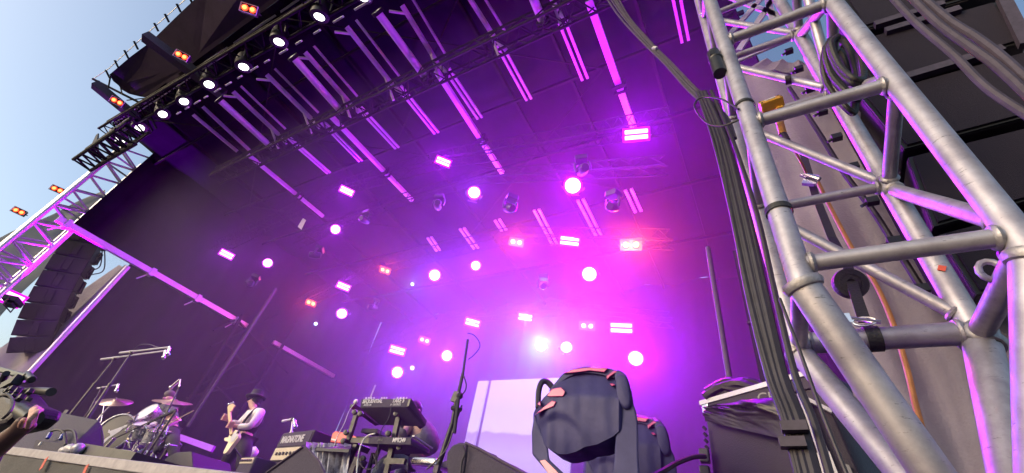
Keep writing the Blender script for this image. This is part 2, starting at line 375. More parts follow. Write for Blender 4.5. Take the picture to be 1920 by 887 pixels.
# ------------------------------------------------------------------ lattice truss
def truss(name, label, p, q, s, bays, m, cat='truss', cr=.03, br=.015, up=(0, 0, 1), group=None, tri=False):
    p, q = Vector(p), Vector(q); t = thing(name, label, cat, (p+q)/2, group); d = (q-p).normalized(); up = Vector(up)
    x = d.cross(up).normalized(); z = x.cross(d)
    off = [(x*i+z*j)*s/2 for (i, j) in ((-1, -1), (1, -1), (1, 1), (-1, 1))]
    for o_ in off: MB().tube(p+o_, q+o_, cr, 8).build('chord', m, t, True)
    b = MB(); L = (q-p).length
    for k in range(bays):
        a0 = p+d*L*k/bays; a1 = p+d*L*(k+.5)/bays; a2 = p+d*L*(k+1)/bays
        for e in range(4):
            o1, o2 = off[e], off[(e+1) % 4]
            b.tube(a0+o1, a1+o2, br, 5, cap=False).tube(a1+o2, a2+o1, br, 5, cap=False)
        if k % 3 == 0:
            for e in range(4): b.tube(a0+off[e], a0+off[(e+1) % 4], br, 5, cap=False)
    b.build('bracing', m, t, True); return t

# front lighting truss, over the lip
ftp, ftq = P(205, 243, Z=CZ+10.2), P(760, -78, Z=CZ+10.2)
ft = truss('front_truss', 'dark box truss with catwalk rails carrying the row of white spotlights', ftp, ftq+ (ftq-ftp)*.6, .42, 30, 'darkframe', cr=.04, br=.02)
MB().bar(P(213, 233, Z=CZ+10.5), P(700, -95, Z=CZ+10.5), .05, .06).bar(P(222, 234, Z=CZ+10.3), P(715, -88, Z=CZ+10.3), .03, .03).build('upper_rail', 'alu_far', ft)
ld = MB()
for k in range(9):
    t_ = k/9*.36; a = P(213, 233, Z=CZ+10.5).lerp(P(700, -95, Z=CZ+10.5), t_*.55); ld.bar(a, a+Vector((.1, .75, -.5)), .05, .05)
ld.build('catwalk_rung', 'darkframe', ft)
for k in range(14):
    f0 = k/14+.008; a = P(330, 215, Y=.75).lerp(P(705, -5, Y=.75), f0); b = P(330, 215, Y=.75).lerp(P(705, -5, Y=.75), f0+random.uniform(.02, .05)); MB().bar(a, b, .03, .04).build('lower_rail', 'beam', ft)
# middle truss under the roof
truss('middle_truss', 'dark box truss crossing the roof behind the magenta tubes', (-15.5, 3.05, BZ-.15), (1.0, 3.05, BZ-.15), .42, 26, 'darkframe', cr=.035, br=.018)

# left front tower: square lattice, its foot far out on the left
def vtruss(name, label, x, y, z0, z1, s, bays, m, **k): return truss(name, label, (x, y, z0), (x, y, z1), s, bays, m, up=(0, 1, 0), **k)
tw = vtruss('left_tower', 'tall magenta lit lattice tower leg at the far side of the stage', -19.5, 1.3, 0, CZ+10.3, .85, 16, 'alu_far', cat='tower', cr=.075, br=.035)
p, q = P(146, 303, Y=.2), P(262, 236, Y=.2)
ob = truss('outrigger_truss', 'short bare lattice truss poking into the sky beside the tower', P(166, 300, Y=.3), P(250, 246, Y=.3), .30, 7, 'darkframe', cr=.03, br=.018)
tw2 = MB().bar(P(175, 282, Y=.3), P(183, 252, Y=.3), .09, .22).build('antenna_fin', 'darkframe', ob)

# ------------------------------------------------------------------ curtains and canvas walls
def fold(a, f, a2=0, f2=0): return lambda u, v: a*math.sin(u*f)+a2*math.sin(u*f2+v*3)
uw = MB().patch((XL, 1.6, CZ+6.55), (XL, YB, CZ+6.55), (XL, YB, RZ+.2), (XL, 1.6, RZ+.2), 200, 14, fold(.05, 75, .09, 21)).build('side_curtain', 'curtain', None, True)
meta(uw, 'dark upper side curtain between the roof edge and the slanting magenta bar', 'curtain')
lw = MB().patch((XL-.1, 3.6, DECK-.3), (XL-.1, YB, DECK-.3), (XL-.1, YB, CZ+6.72), (XL-.1, 3.6, CZ+6.6), 200, 14, fold(.06, 85, .10, 23)).build('wing_curtain', 'curtain', None, True)
meta(lw, 'dark wing curtain below the slanting magenta bar, behind the drummer', 'curtain')
hb = thing('header_beam', 'slanting magenta lit square bar between upper and lower side curtains', 'beam', (XL, 5, CZ+6.6))
MB().bar((XL+.1, 1.2, CZ+6.6), (XL+.1, 8.3, CZ+6.62), .17, .20).build('bar', 'beam', hb, bevel=.01)
bk = MB()
for y_ in (1.5, 4.25, 6.05, 7.8): bk.box((XL+.1, y_, CZ+6.6), (.24, .14, .3)).tube((XL+.15, y_-.1, CZ+6.4), (XL+.15, y_-.25, CZ+6.15), .025, 5)
bk.build('coupler', 'beam', hb)
hb2 = meta(MB().bar((XL+.1, 9.7, CZ+6.6), (XL+.1, 13.4, CZ+6.62), .16, .17).build('header_bar', 'beam'), 'short magenta bar in the shadowed back corner above the guitarist', 'beam')
bw = MB().patch((XL, YB, DECK-.2), (XR+.2, YB, DECK-.2), (XR+.2, YB, RZ), (XL, YB, RZ), 150, 8, fold(.07, 120, .05, 37)).build('back_curtain', 'curtain', None, True)
meta(bw, 'wide black back curtain washed violet by the lamps and smoke', 'curtain')
rw = MB().patch((XR, 4.6, DECK-.2), (XR, YB, DECK-.2), (XR, YB, RZ), (XR, 4.6, RZ), 110, 8, fold(.06, 95, .05, 33)).build('right_curtain', 'curtain', None, True)
meta(rw, 'dark pleated curtain wall just behind the near metal tower and its cables', 'curtain')
# pale canvas wing outside the far tower
pc = MB().patch(P(-60, 655, X=-22.5), P(-60, 470, X=-22.5), P(195, 355, X=-20.6), P(185, 395, X=-20.6), 8, 30, lambda u, v: .12*math.sin(u*7+v*2)+.06*math.sin(v*14), .02).build('pale_canvas_wing', 'canvas_light', None, True)
meta(pc, 'pale stretched canvas sail below the far lattice tower', 'canvas')
gc = MB().patch(P(-10, 660, X=-22), P(-10, 800, X=-19.5), P(246, 499, X=-19.3), P(226, 500, X=-21.6), 10, 26, lambda u, v: .10*math.sin(u*11+v*1.5), .02).build('grey_canvas_flap', 'canvas', None, True)
meta(gc, 'grey sagging canvas flap along the edge of the wing curtain', 'canvas')
ge = meta(MB().tube(P(240, 500, X=XL), P(40, 716, X=XL), .08, 8).build('flap_edge_pole', 'beam', None, True), 'magenta edged pole along the front edge of the wing curtain', 'pole')
# rear left support frame with cross bracing
fr = thing('support_frame', 'dark cross braced support frame in the back corner behind the guitarist', 'frame', (-18.5, 9, DECK))
for (a, b, r_) in (((517, 543), (350, 790), .085), ((455, 590), (330, 790), .07), ((560, 600), (440, 790), .07)):
    MB().tube(P(*a, X=-18.6), P(*b, X=-18.6), r_, 10).build('post', 'darkframe', fr, True)
for (a, b) in (((445, 600), (540, 700)), ((420, 640), (505, 735)), ((385, 700), (470, 790)), ((520, 590), (395, 650)), ((505, 650), (380, 720)), ((480, 715), (350, 745)), ((440, 600), (400, 620))):
    MB().tube(P(*a, X=-18.7), P(*b, X=-18.7), .045, 6).build('brace', 'darkframe', fr, True)
pl = meta(MB().tube(P(518, 541, Y=6.6), P(352, 800, Y=6.6), .038, 10).build('scaffold_pole', 'greycable', None, True), 'long bare grey pole leaning up behind the drum kit', 'pole')
# thin pipe standing by the right curtain and two tall dark booms
rp = meta(MB().tube((-.07*5.2-.0, 5.2, DECK), (-.07*5.2, 5.2, CZ+4.2), .034, 10).build('upright_pipe', 'greycable', None, True), 'upright grey pipe with a magenta edge in front of the right curtain', 'pole')
rd = thing('drape_support', 'tall flat dark drape support standing beside the cable runs', 'support', (.1, 5.4, DECK))
MB().bar((.05, 5.4, DECK), (.05, 5.4, CZ+4.2), .22, .08, up=(0, 1, 0)).build('panel', 'darkframe', rd)
MB().bar((.05, 5.33, CZ+3.0), (.05, 5.33, CZ+3.03), .24, .03, up=(0, 1, 0)).bar((.05, 5.33, CZ+1.9), (.05, 5.33, CZ+1.93), .24, .03, up=(0, 1, 0)).build('strap', 'rubber', rd)

# ================================================================== PA ARRAYS
def array_cab(mb_g, mb_c, c, w, h, d, rot):
    mb_c.box(c, (w, d, h), rot)
def line_array(name, label, spine, w, d, h, facing, n_tile=2):
    t = thing(name, label, 'speakers', spine[0][0])
    for i, (c, tilt) in enumerate(spine):
        c = Vector(c); f = Vector(facing).normalized(); f = (Quaternion(f.cross(Vector((0, 0, 1))).normalized(), tilt) @ f)
        x = f.cross(Vector((0, 0, 1))).normalized(); z = x.cross(f)
        M_ = Matrix((x, f, z)).transposed()
        # wedge shaped cabinet: front taller than back
        hw, hd, hh, hb_ = w/2, d/2, h/2, h/2*.62
        v = [(-hw, -hd, -hb_), (hw, -hd, -hb_), (hw, -hd, hb_), (-hw, -hd, hb_), (-hw, hd, -hh), (hw, hd, -hh), (hw, hd, hh), (-hw, hd, hh)]
        cab = MB().add([c+M_@Vector(q_) for q_ in v], [(0, 3, 2, 1), (4, 5, 6, 7), (0, 1, 5, 4), (3, 7, 6, 2), (0, 4, 7, 3), (1, 2, 6, 5)]).build('cabinet', 'cab', t, bevel=.012)
        gm = MB()
        for (a_, b_) in ((-.47, -.14), (.14, .47)):
            gm.box(c+M_@Vector(((a_+b_)/2*w, hd+.006, 0)), ((b_-a_)*w, .02, h*.84), M_)
        gm.box(c+M_@Vector((0, hd+.012, 0)), (w*.2, .02, h*.7), M_)
        sub(gm, 'grille', 'grille', cab)
        sub(MB().box(c+M_@Vector((hw+.02, -hd*.5, 0)), (.05, .14, h*.75), M_).box(c+M_@Vector((-hw-.02, -hd*.5, 0)), (.05, .14, h*.75), M_).box(c+M_@Vector((hw*.7, -hd-.04, 0)), (.12, .1, h*.3), M_), 'rigging_plate', 'darkframe', cab)
    return t
# far array, hanging past the left tower; positions follow its J-shaped curve
ax = -20.6
cpx = [(176, 436), (160, 462), (143, 489), (126, 517), (110, 546), (95, 575), (82, 604), (71, 633), (64, 662)]
far = thing('line_array', 'curved hanging column of black loudspeakers against the evening sky', 'speakers', P(160, 440, X=ax))
sp_ = [P(u, v, X=ax) for u, v in cpx]
for i in range(len(sp_)-1):
    a, b = sp_[i], sp_[i+1]; z = (a-b).normalized(); h = (a-b).length
    f = Vector((.82, -.57, 0)); f = (f - z*f.dot(z)).normalized(); x = f.cross(z).normalized(); M_ = Matrix((x, f, z)).transposed(); c = (a+b)/2
    W2, D2, H2 = .50, .40, h/2*.985
    v = [(-W2*.8, -D2, -H2*.8), (W2*.8, -D2, -H2*.8), (W2*.8, -D2, H2*.8), (-W2*.8, -D2, H2*.8), (-W2, D2, -H2), (W2, D2, -H2), (W2, D2, H2), (-W2, D2, H2)]
    cab = MB().add([c+M_@Vector(q_) for q_ in v], [(0, 3, 2, 1), (4, 5, 6, 7), (0, 1, 5, 4), (3, 7, 6, 2), (0, 4, 7, 3), (1, 2, 6, 5)]).build('cabinet', 'cab', far, bevel=.015)
    gm = MB(); gm.box(c+M_@Vector((-.29, D2+.008, 0)), (.38, .02, H2*1.7), M_).box(c+M_@Vector((.29, D2+.008, 0)), (.38, .02, H2*1.7), M_).box(c+M_@Vector((0, D2+.014, 0)), (.18, .02, H2*1.4), M_)
    sub(gm, 'grille', 'grille', cab)
    sub(MB().box(c+M_@Vector((W2*.9, -D2*.6, 0)), (.06, .18, H2*1.5), M_).box(c+M_@Vector((-W2*.9, -D2*.6, 0)), (.06, .18, H2*1.5), M_).box(c+M_@Vector((0, -D2-.08, H2*.3)), (.5, .16, H2*.6), M_), 'rigging_plate', 'darkframe', cab)
cb_ = MB()
for off_ in (0, 8, 15):
    cb_.path(curve_pts([P(188+off_*.5, 455+off_*.3, X=ax+.2), P(180+off_, 490+off_, X=ax+.2), P(165+off_*.5, 500+off_, X=ax+.2), P(155, 520, X=ax+.2), P(140, 560, X=ax+.2)], 5), .02, 5)
cb_.build('cable', 'rubber', far, True)
# near array over the right tower
na = thing('near_line_array', 'big dark mesh fronted loudspeakers hanging above the near tower', 'speakers', (3, 2.6, 6))
def slab(pts, y, th): 
    A = [P(u, v, Y=y) for u, v in pts]; B = [P(u, v, Y=y)+Vector((.05, th, .1)) for u, v in pts]; return A, B
rows = [((1575, -60), (1850, -140), (1882, -20), (1640, 52)), ((1655, 66), (1868, 6), (1926, 80), (1724, 138)), ((1735, 152), (1938, 96), (2010, 200), (1812, 252)), ((1822, 268), (2025, 218), (2100, 330), (1880, 392)), ((1890, 408), (2110, 350), (2180, 460), (1960, 520))]
for k, rw_ in enumerate(rows):
    y = 2.75
    rr = [rw_[0], rw_[1], rw_[2], rw_[3]]
    # extend to the left behind the tower
    dx, dy = rr[0][0]-rr[1][0], rr[0][1]-rr[1][1]; kx_ = (.1, .4, .6, .6, .6)[k]; rr[0] = (rr[0][0]+dx*kx_, rr[0][1]+dy*kx_)
    dx, dy = rr[3][0]-rr[2][0], rr[3][1]-rr[2][1]; rr[3] = (rr[3][0]+dx*kx_, rr[3][1]+dy*kx_)
    A, B = slab(rr, y, .8); cab = MB().prism(A, B).build('cabinet', 'cab', na, bevel=.01)
    cen = sum(A, Vector())/4; A2 = [cen+(p_-cen)*.93+Vector((0, -.03, 0)) for p_ in A]; B2 = [cen+(p_-cen)*.93+Vector((0, .02, 0)) for p_ in A]
    sub(MB().prism(A2, B2), 'grille', 'grille', cab)
    A3 = [cen+(p_-cen)*.985+Vector((0, -.012, 0)) for p_ in A]; B3 = [cen+(p_-cen)*.985+Vector((0, .01, 0)) for p_ in A]
    sub(MB().prism(A3, B3), 'grille_frame', 'blackmetal', cab)
fr1 = MB()
for (a, b) in (((1660, 60), (1800, 18)), ((1640, 48), (1770, 8)), ((1880, -5), (1925, 85)), ((1700, 146), (1880, 92))):
    fr1.bar(P(*a, Y=2.7), P(*b, Y=2.7), .05, .07)
fr1.build('rigging_bar', 'greycable', na)

# canvas behind the near tower
cv = MB().patch(P(1640+40, 960, Y=3.4), P(2500, 940, Y=3.0), P(2300, 60, Y=3.0), P(1392, 135, Y=3.4), 60, 40, lambda u, v: .05*math.sin(u*16+v*2.5)+.025*math.sin(u*41+v*4)+.02*math.sin(v*13+u*8), .015).build('grey_canvas_wall', 'canvas', None, True)
meta(cv, 'worn grey canvas wall hanging behind the near metal tower', 'canvas')
cs = MB().patch(P(1392, 135, Y=3.35), P(1560, 132, Y=3.3), P(1530, 118, Y=3.3), P(1430, 112, Y=3.35), 10, 4, lambda u, v: .03*math.sin(u*20), .012).build('canvas_hem', 'canvas', cv, True)
# black keder column with clamps
kc = thing('keder_column', 'slim dark column with purple face and black clamps behind the near tower', 'column', P(1600, 240, Y=2.95))
MB().bar(P(1480, 40, Y=2.95), P(1790, 590, Y=2.95), .10, .06, up=(1, 0, 0)).bar(P(1495, 42, Y=2.98), P(1800, 580, Y=2.98), .05, .05, up=(1, 0, 0)).build('rail', 'darkframe', kc)
for k in range(9):
    t_ = k/8; a = P(1492, 92, Y=2.9).lerp(P(1752, 540, Y=2.9), t_)
    MB().box(a+Vector((-.06, 0, 0)), (.07, .05, .05)).tube(a+Vector((-.13, 0, -.03)), a+Vector((-.04, 0, .02)), .012, 6).build('clamp', 'blackmetal', kc)
pf = MB().bar(P(1508, 100, Y=2.9), P(1558, 190, Y=2.9), .13, .02, up=(1, 0, 0)).build('face_plate', 'beam', kc)

# ================================================================== NEAR TOWER
YA, YB_ = 1.75, 2.36
NA = thing('near_tower', 'big scuffed aluminium lattice tower filling the right of the view', 'tower', (.52, 2.05, 0))
TA = lambda z: Vector((.205, YA, z+CZ)); TC = lambda z: Vector((.862, YA, z+CZ)); TB = lambda z: Vector((.835, YB_, z+CZ)); TD = lambda z: Vector((.175, YB_, z+CZ))
ZB = 1.17; ZT = 8.5; rc = .050; rb = .034
def scuffed(name, a, b, r, n=20):
    o = MB().tube(a, b, r, n).build(name, 'alu', NA, True)
    return o
for T in (TA, TC, TB, TD): scuffed('chord', T(ZB-.05), T(ZT), rc, 24)
def brace(a, b, r=rb, la=True, lb=True):
    scuffed('brace', a, b, r)
    d = (b-a).normalized()
    for (e, sgn) in ((a, 1), (b, -1)):
        c = e+d*sgn*(rc+.004)
        MB().lathe([(r*.9, -.012), (r+.010, -.010), (r+.014, 0), (r+.008, .010), (r*.9, .014)], c, d*sgn, 18).build('weld', 'weld', NA, True)
L = [1.24, 2.27, 3.29, 4.3, 5.3, 6.3, 7.3]
for i, z in enumerate(L):
    brace(TA(z), TC(z), .036)
LB_ = [1.19, 2.14, 3.13, 4.1, 5.1, 6.1, 7.1]
for i, z in enumerate(LB_):
    brace(TD(z), TB(z), .030 if i else .052)
for i in range(6):
    a, b = (TD, TB) if i % 2 == 0 else (TB, TD)
    brace(a(LB_[i+1] if i % 2 == 0 else LB_[i]), b(LB_[i]+.06 if i % 2 == 0 else LB_[i+1]), .030)
    brace(TB(LB_[i+1]), TC(L[i+1]), .034) if i else brace(TB(LB_[1]), TC(L[1]-.02), .034)
    brace(TB(LB_[i+1]-.03), TC(L[i]+.05), .036)
    if i: brace(TD(LB_[i]), TA(L[i]), .03); brace(TA(L[i]+.05), TD(LB_[i+1]), .026) if i > 1 else None
brace(TB(LB_[2]), TC(L[2]+.9), .034); 
APX = Vector((.52, 2.05, CZ+.12))
brace(TB(ZB), TC(ZB+.02), .042); brace(TA(ZB+.0), TD(ZB), .036)
# base: four legs gathering to a pivot on a steel foot
for T, r_ in ((TA, .060), (TC, .060), (TB, .062), (TD, .056)):
    a = T(ZB-.03); o = scuffed('base_leg', a, APX, r_)
    MB().lathe([(r_*.8, -.02), (r_+.012, -.016), (r_+.018, 0), (r_+.01, .02), (r_*.8, .03)], a, (APX-a).normalized(), 22).build('weld', 'weld', NA, True)
MB().ball(APX, .13, 16).tube(APX, (.52, 2.05, 0.04), .09, 16).box((.52, 2.05, .02), (.7, .5, .04)).build('foot', 'blackmetal', NA, True)
# tape bands, lifting eye
def band(T, z, r, h=.045, name='tape_band'): MB().lathe([(r+.004, -h/2), (r+.007, -h/2), (r+.007, h/2), (r+.004, h/2)], T(z), (0, 0, 1), 22).build(name, 'tape', NA, True)
zz = lambda u, v, Y: P(u, v, Y=Y).z-CZ
band(TA, zz(1388, 203, YA), rc, .022); band(TA, zz(1442, 400, YA), rc, .03); band(TB, zz(1850, 650, YB_), .058, .014)
a, b = TD(LB_[2]+.06), TB(LB_[2]); m_ = P(1476, 148, Y=YB_)
MB().lathe([(.032, -.02), (.037, -.02), (.037, .02), (.032, .02)], P(1478, 150, Y=YB_-.02), (1, 0, -.15), 16).build('tape_band', 'tape', NA, True)
ey = P(1860, 508, Y=1.95); MB().path([ey+Vector((.035*math.cos(t*math.pi/6), .0, .045*math.sin(t*math.pi/6))) for t in range(13)], .012, 8).build('lifting_eye', 'alu', NA, True)
tp = MB().box(P(1766, 503, Y=YB_-rc-.004), (.028, .004, .03), Matrix.Rotation(.5, 3, 'Y')).build('red_mark', 'redtape', NA)
# things fixed on the tower
yb = thing('sensor_box', 'orange yellow box with a printed strip tucked behind the tower crossbar', 'box', P(1445, 195, Y=2.25))
cc_ = P(1446, 195, Y=2.25)
rot = frame((1, 0, .12), (0, .45, 1))
MB().box(cc_, (.15, .09, .075), rot).build('case', 'yellow', yb, bevel=.008)
MB().box(cc_+rot@Vector((.0, -.0, .04)), (.07, .03, .006), rot).build('label_plate', 'white', yb)
MB().box(cc_+rot@Vector((.035, -.03, -.05)), (.045, .09, .05), rot).build('clip', 'yellow', yb, bevel=.006)
sc_ = MB()
for sx_ in (-.062, .062):
    for sy_ in (-.032, .032): sc_.tube(cc_+rot@Vector((sx_, sy_, .036)), cc_+rot@Vector((sx_, sy_, .041)), .007, 8)
sc_.build('screw', 'blackmetal', yb)
pg = thing('cable_plug', 'orange connector with ribbed black boot on an orange lead below the yellow box', 'connector', P(1465, 245, Y=2.5))
MB().tube(P(1462, 228, Y=2.5), P(1468, 252, Y=2.5), .028, 10).build('shell', 'yellow', pg, True)
MB().lathe([(.024, 0)]+[(.022-.002*k*.3+(.004 if k % 2 else 0), .012*k) for k in range(1, 8)]+[(.008, .1)], P(1468, 251, Y=2.5), P(1485, 275, Y=2.5)-P(1468, 251, Y=2.5), 12).build('boot', 'rubber', pg, True)
MB().path(curve_pts([P(1482, 272, Y=2.5), P(1500, 300, Y=2.6), P(1512, 325, Y=2.7)], 5), .008, 6).build('lead', 'orange', pg, True)
oc = meta(MB().path(curve_pts([P(1528, 330, Y=3.0), P(1560, 395, Y=3.0), P(1600, 470, Y=3.0), P(1640, 530, Y=3.0), P(1672, 600, Y=3.0), P(1700, 690, Y=3.0), P(1722, 780, Y=3.0), P(1760, 900, Y=3.0)], 8), .0155, 8).build('orange_lead', 'orange', None, True), 'long orange brown cable hanging down in front of the grey canvas', 'cable')
st_ = thing('ratchet_strap', 'black webbing strap with metal ratchet running down the grey canvas', 'strap', P(1550, 400, Y=2.9))
def ribbon(pts, w, th=.004, side=(1, 0, .25)):
    m_ = MB(); 
    for a, b in zip(pts[:-1], pts[1:]): m_.bar(a, b, w, th, up=(0, -1, 0))
    return m_
ribbon([P(1505, 285, Y=2.9), P(1530, 370, Y=2.9), P(1560, 445, Y=2.8), P(1590, 500, Y=2.6), P(1602, 545, Y=2.42), P(1622, 605, Y=2.31)], .05).build('webbing', 'tape', st_)
rt_ = P(1520, 338, Y=2.85); MB().box(rt_, (.09, .03, .10), Matrix.Rotation(.5, 3, 'Y')).tube(rt_+Vector((-.03, -.03, .05)), rt_+Vector((.05, -.03, -.04)), .018, 8).tube(rt_+Vector((-.05, -.02, .06)), rt_+Vector((-.02, -.02, .02)), .014, 8).build('ratchet', 'chrome', st_, True)
rl = thing('tape_roll', 'flat black coil of webbing hanging behind the lower crossbar', 'coil', P(1595, 532, Y=2.55))
MB().lathe([(.022, -.02), (.082, -.02), (.085, 0), (.082, .02), (.022, .02)], P(1594, 532, Y=2.5), (.25, -1, -.35), 28).lathe([(.05, -.024), (.06, -.024), (.06, .024), (.05, .024)], P(1594, 532, Y=2.5), (.25, -1, -.35), 28).build('coil', 'tape', rl, True)
cl = thing('strap_clamp', 'steel buckle and black band wrapped round the thick lower crossbar', 'clamp', P(1630, 620, Y=2.3))
zc = P(1632, 624, Y=YB_); 
MB().lathe([(.054, -.028), (.060, -.028), (.060, .028), (.054, .028)], Vector((zc.x, YB_, CZ+LB_[0])), (1, .0, .0), 22).build('band', 'tape', cl, True)
bu = P(1620, 603, Y=2.28); MB().path([bu+Vector((.045*math.cos(t*math.pi/6), 0, .022*math.sin(t*math.pi/6))) for t in range(13)], .006, 6).tube(bu+Vector((-.07, 0, .03)), bu+Vector((.06, 0, -.01)), .010, 8).box(bu+Vector((-.06, 0, .02)), (.03, .03, .05)).build('buckle', 'chrome', cl, True)
mo = thing('cable_clamp', 'black cylindrical clamp hooked on the upper left chord of the near tower', 'clamp', P(1345, 118, Y=1.7))
MB().tube(P(1337, 100, Y=1.72), P(1350, 138, Y=1.72), .042, 14).lathe([(.044, -.01), (.048, 0), (.044, .01)], P(1342, 112, Y=1.72), P(1350, 138, Y=1.72)-P(1337, 100, Y=1.72), 14).build('barrel', 'blackplastic', mo, True)
MB().box(P(1336, 104, Y=1.70), (.03, .05, .05)).build('hook', 'blackmetal', mo)
rc_ = thing('cable_coil', 'thick black coil of rope looped over the tower near its top', 'coil', P(1590, 130, Y=2.2))
for k in range(7):
    o_ = k*5; z_ = Vector((0, -.02*k+.05*math.sin(k*2), 0))
    pts = [P(1548+o_*.8, 88+o_*.6, Y=2.0), P(1543+o_*.5, 120, Y=2.0), P(1552+o_*.7, 160, Y=2.05), P(1580+o_*.6, 195-o_*.3, Y=2.05), P(1600+o_*.55, 208-o_*.8, Y=2.1), P(1598+o_*.5, 160-o_*.5, Y=2.1), P(1580+o_*.8, 105, Y=2.08), P(1560+o_, 85+o_*.3, Y=2.05)]
    MB().path(curve_pts([p_+z_ for p_ in pts], 5), .019, 8).build('loop', 'tape', rc_, True)
# cable runs
def cable(name, label, pts, r, m='rubber', n=8, group=None, y=None):
    return meta(MB().path(curve_pts(pts, 8), r, n).build(name, m, None, True), label, 'cable', group)
cbn = thing('cable_bundle', 'thick bundle of black cables taped along the left side of the near tower', 'cables', P(1420, 500, Y=2.0))
for k in range(8):
    o_ = (k-3.5)*5.6; j = lambda s_: random.uniform(-s_, s_)
    pts = [P(1318+o_*.5+j(2), 172, Y=2.05), P(1352+o_*.7+j(2), 262+j(3), Y=1.95), P(1388+o_+j(3), 400, Y=1.85), P(1420+o_+j(3), 550, Y=1.8), P(1458+o_+j(2), 700, Y=1.75), P(1490+o_*1.1+j(2), 790, Y=1.7), P(1528+o_*1.2, 930, Y=1.65)]
    if k == 7: pts = [p_+Vector((.02, 0, 0)) for p_ in pts]
    MB().path(curve_pts(pts, 8), (.011, .013, .010, .014, .012, .0155, .011, .013)[k], 8).build('cable', 'rubber', cbn, True)
tb = MB()
for (u, v, w_) in ((1490, 800, 62), (1487, 830, 66)):
    tb.bar(P(u-w_/2+8, v-2, Y=1.67), P(u+w_/2-10, v+2, Y=1.67), .03, .012, up=(0, -1, 0)) if 0 else None
    tb.bar(P(u-26, v+1, Y=1.66), P(u+24, v, Y=1.66), .03, .04, up=(0, -1, 0))
tb.build('tape_wrap', 'greycable', cbn)
hc = thing('hanging_cable_bundle', 'bundle of grey cables swooping down from the roof to the near tower', 'cables', P(1240, 110, Y=2.3))
for k in range(6):
    o_ = (k-2.5)*3.6
    pts = [P(1128+o_*1.5, -40, Y=2.3), P(1168+o_+random.uniform(-3, 3), 25, Y=2.3), P(1212+o_+random.uniform(-2, 2), 78, Y=2.25), P(1252+o_*.8, 118, Y=2.2), P(1300+o_, 170, Y=2.12), P(1352+o_, 208+abs(o_), Y=2.05), P(1372+o_*.8, 260, Y=1.98)]
    MB().path(curve_pts(pts, 6), (.012, .010, .014, .009, .012, .010)[k], 7).build('cable', 'greycable', hc, True)
MB().box(P(1228, 92, Y=2.22), (.055, .045, .035), Matrix.Rotation(.8, 3, 'Y')).build('white_tie', 'label', hc)
cable('looped_lead', 'thin black lead looping out left of the tower chord', [P(1385, 205, Y=1.7), P(1350, 185, Y=1.72), P(1315, 183, Y=1.75), P(1302, 200, Y=1.75), P(1322, 228, Y=1.75), P(1352, 236, Y=1.72), P(1385, 225, Y=1.68)], .006)
for k, (pts, r_, lb) in enumerate((
    ([(1668, -10), (1720, 45), (1790, 105), (1850, 165), (1935, 222)], .016, 'single thick grey cable crossing the near loudspeakers, lowest of three'),
    ([(1702, -12), (1760, 45), (1822, 90), (1870, 125), (1940, 190)], .018, 'middle grey cable crossing the near loudspeakers, touching the upper one'),
    ([(1722, -12), (1780, 38), (1830, 70), (1880, 108), (1945, 168)], .018, 'topmost of the three grey cables crossing the near loudspeakers'))):
    cable('thick_cable', lb, [P(u, v, Y=1.55) for u, v in pts], r_, 'greycable', group='thick cables crossing the near speakers')
cable('thin_lead', 'thin lead running down between tower chord and lower leg', [P(1462, 560, Y=1.62), P(1500, 660, Y=1.6), P(1540, 770, Y=1.58), P(1600, 920, Y=1.56)], .006)
cable('dark_hose', 'dark flat hose curving down the canvas behind the tower', [P(1480, 165, Y=3.1), P(1530, 240, Y=3.1), P(1580, 320, Y=3.05), P(1640, 400, Y=3.05), P(1690, 480, Y=3.05), P(1740, 560, Y=3.05)], .022)
# cross plates at the top between the chords
xp = thing('cross_plate', 'flat slotted metal cross brace at the top of the near tower', 'brace', P(1430, 40, Y=2.5))
for (a, b) in (((1385, 95), (1455, -10)), ((1350, -12), (1500, 45)), ((1362, 72), (1425, 0)), ((1372, 118), (1510, 60)), ((1440, 0), (1450, 40))):
    MB().bar(P(*a, Y=2.5), P(*b, Y=2.5), .06, .02, up=(0, -1, 0)).build('flat_bar', 'alu_far', xp)

# ================================================================== LIGHT FIXTURES
def to_cam_rot(p, jit=.1, tgt=(0.5, -1.5, 1.6)):
    d = (Vector(tgt)-Vector(p)).normalized(); e = d.to_track_quat('Z', 'Y').to_euler()
    return (e[0]+random.uniform(-jit, jit), e[1]+random.uniform(-jit, jit), e[2])
def lamp(parent, kind, power, col, loc, radius=.1, spot=None):
    l = bpy.data.lights.new('lamp_light', kind); l.energy = power*LP; l.color = col
    if kind in ('POINT', 'SPOT'): l.shadow_soft_size = radius
    if kind == 'SPOT': l.spot_size = spot; l.spot_blend = .6
    o = bpy.data.objects.new('lamp_light', l); C.objects.link(o); o.parent = parent; o.location = loc
    if kind == 'SPOT': o.rotation_euler = (math.pi, 0, 0)
    return o
def proto_disc():
    t = thing('wash_light', 'x', 'stage light', (0, 0, 0))
    MB().lathe([(.06, -.30), (.13, -.28), (.155, -.15), (.16, -.01), (.145, 0)], (0, 0, 0), (0, 0, 1), 20).build('housing', 'fixture', t, True)
    MB().lathe([(0, .012), (.08, .010), (.14, .002), (.142, -.004)], (0, 0, 0), (0, 0, 1), 22).build('lens', E_PINK, t, True)
    MB().lathe([(.141, -.006), (.150, .006), (.172, .004), (.175, -.012)], (0, 0, 0), (0, 0, 1), 22).build('lens_rim', E_RIM, t, True)
    MB().path([(-.19, 0, -.08), (-.20, 0, -.2), (-.17, 0, -.38), (.17, 0, -.38), (.20, 0, -.2), (.19, 0, -.08)], .022, 6).box((0, 0, -.44), (.24, .2, .1)).build('yoke', 'fixture', t)
    return t
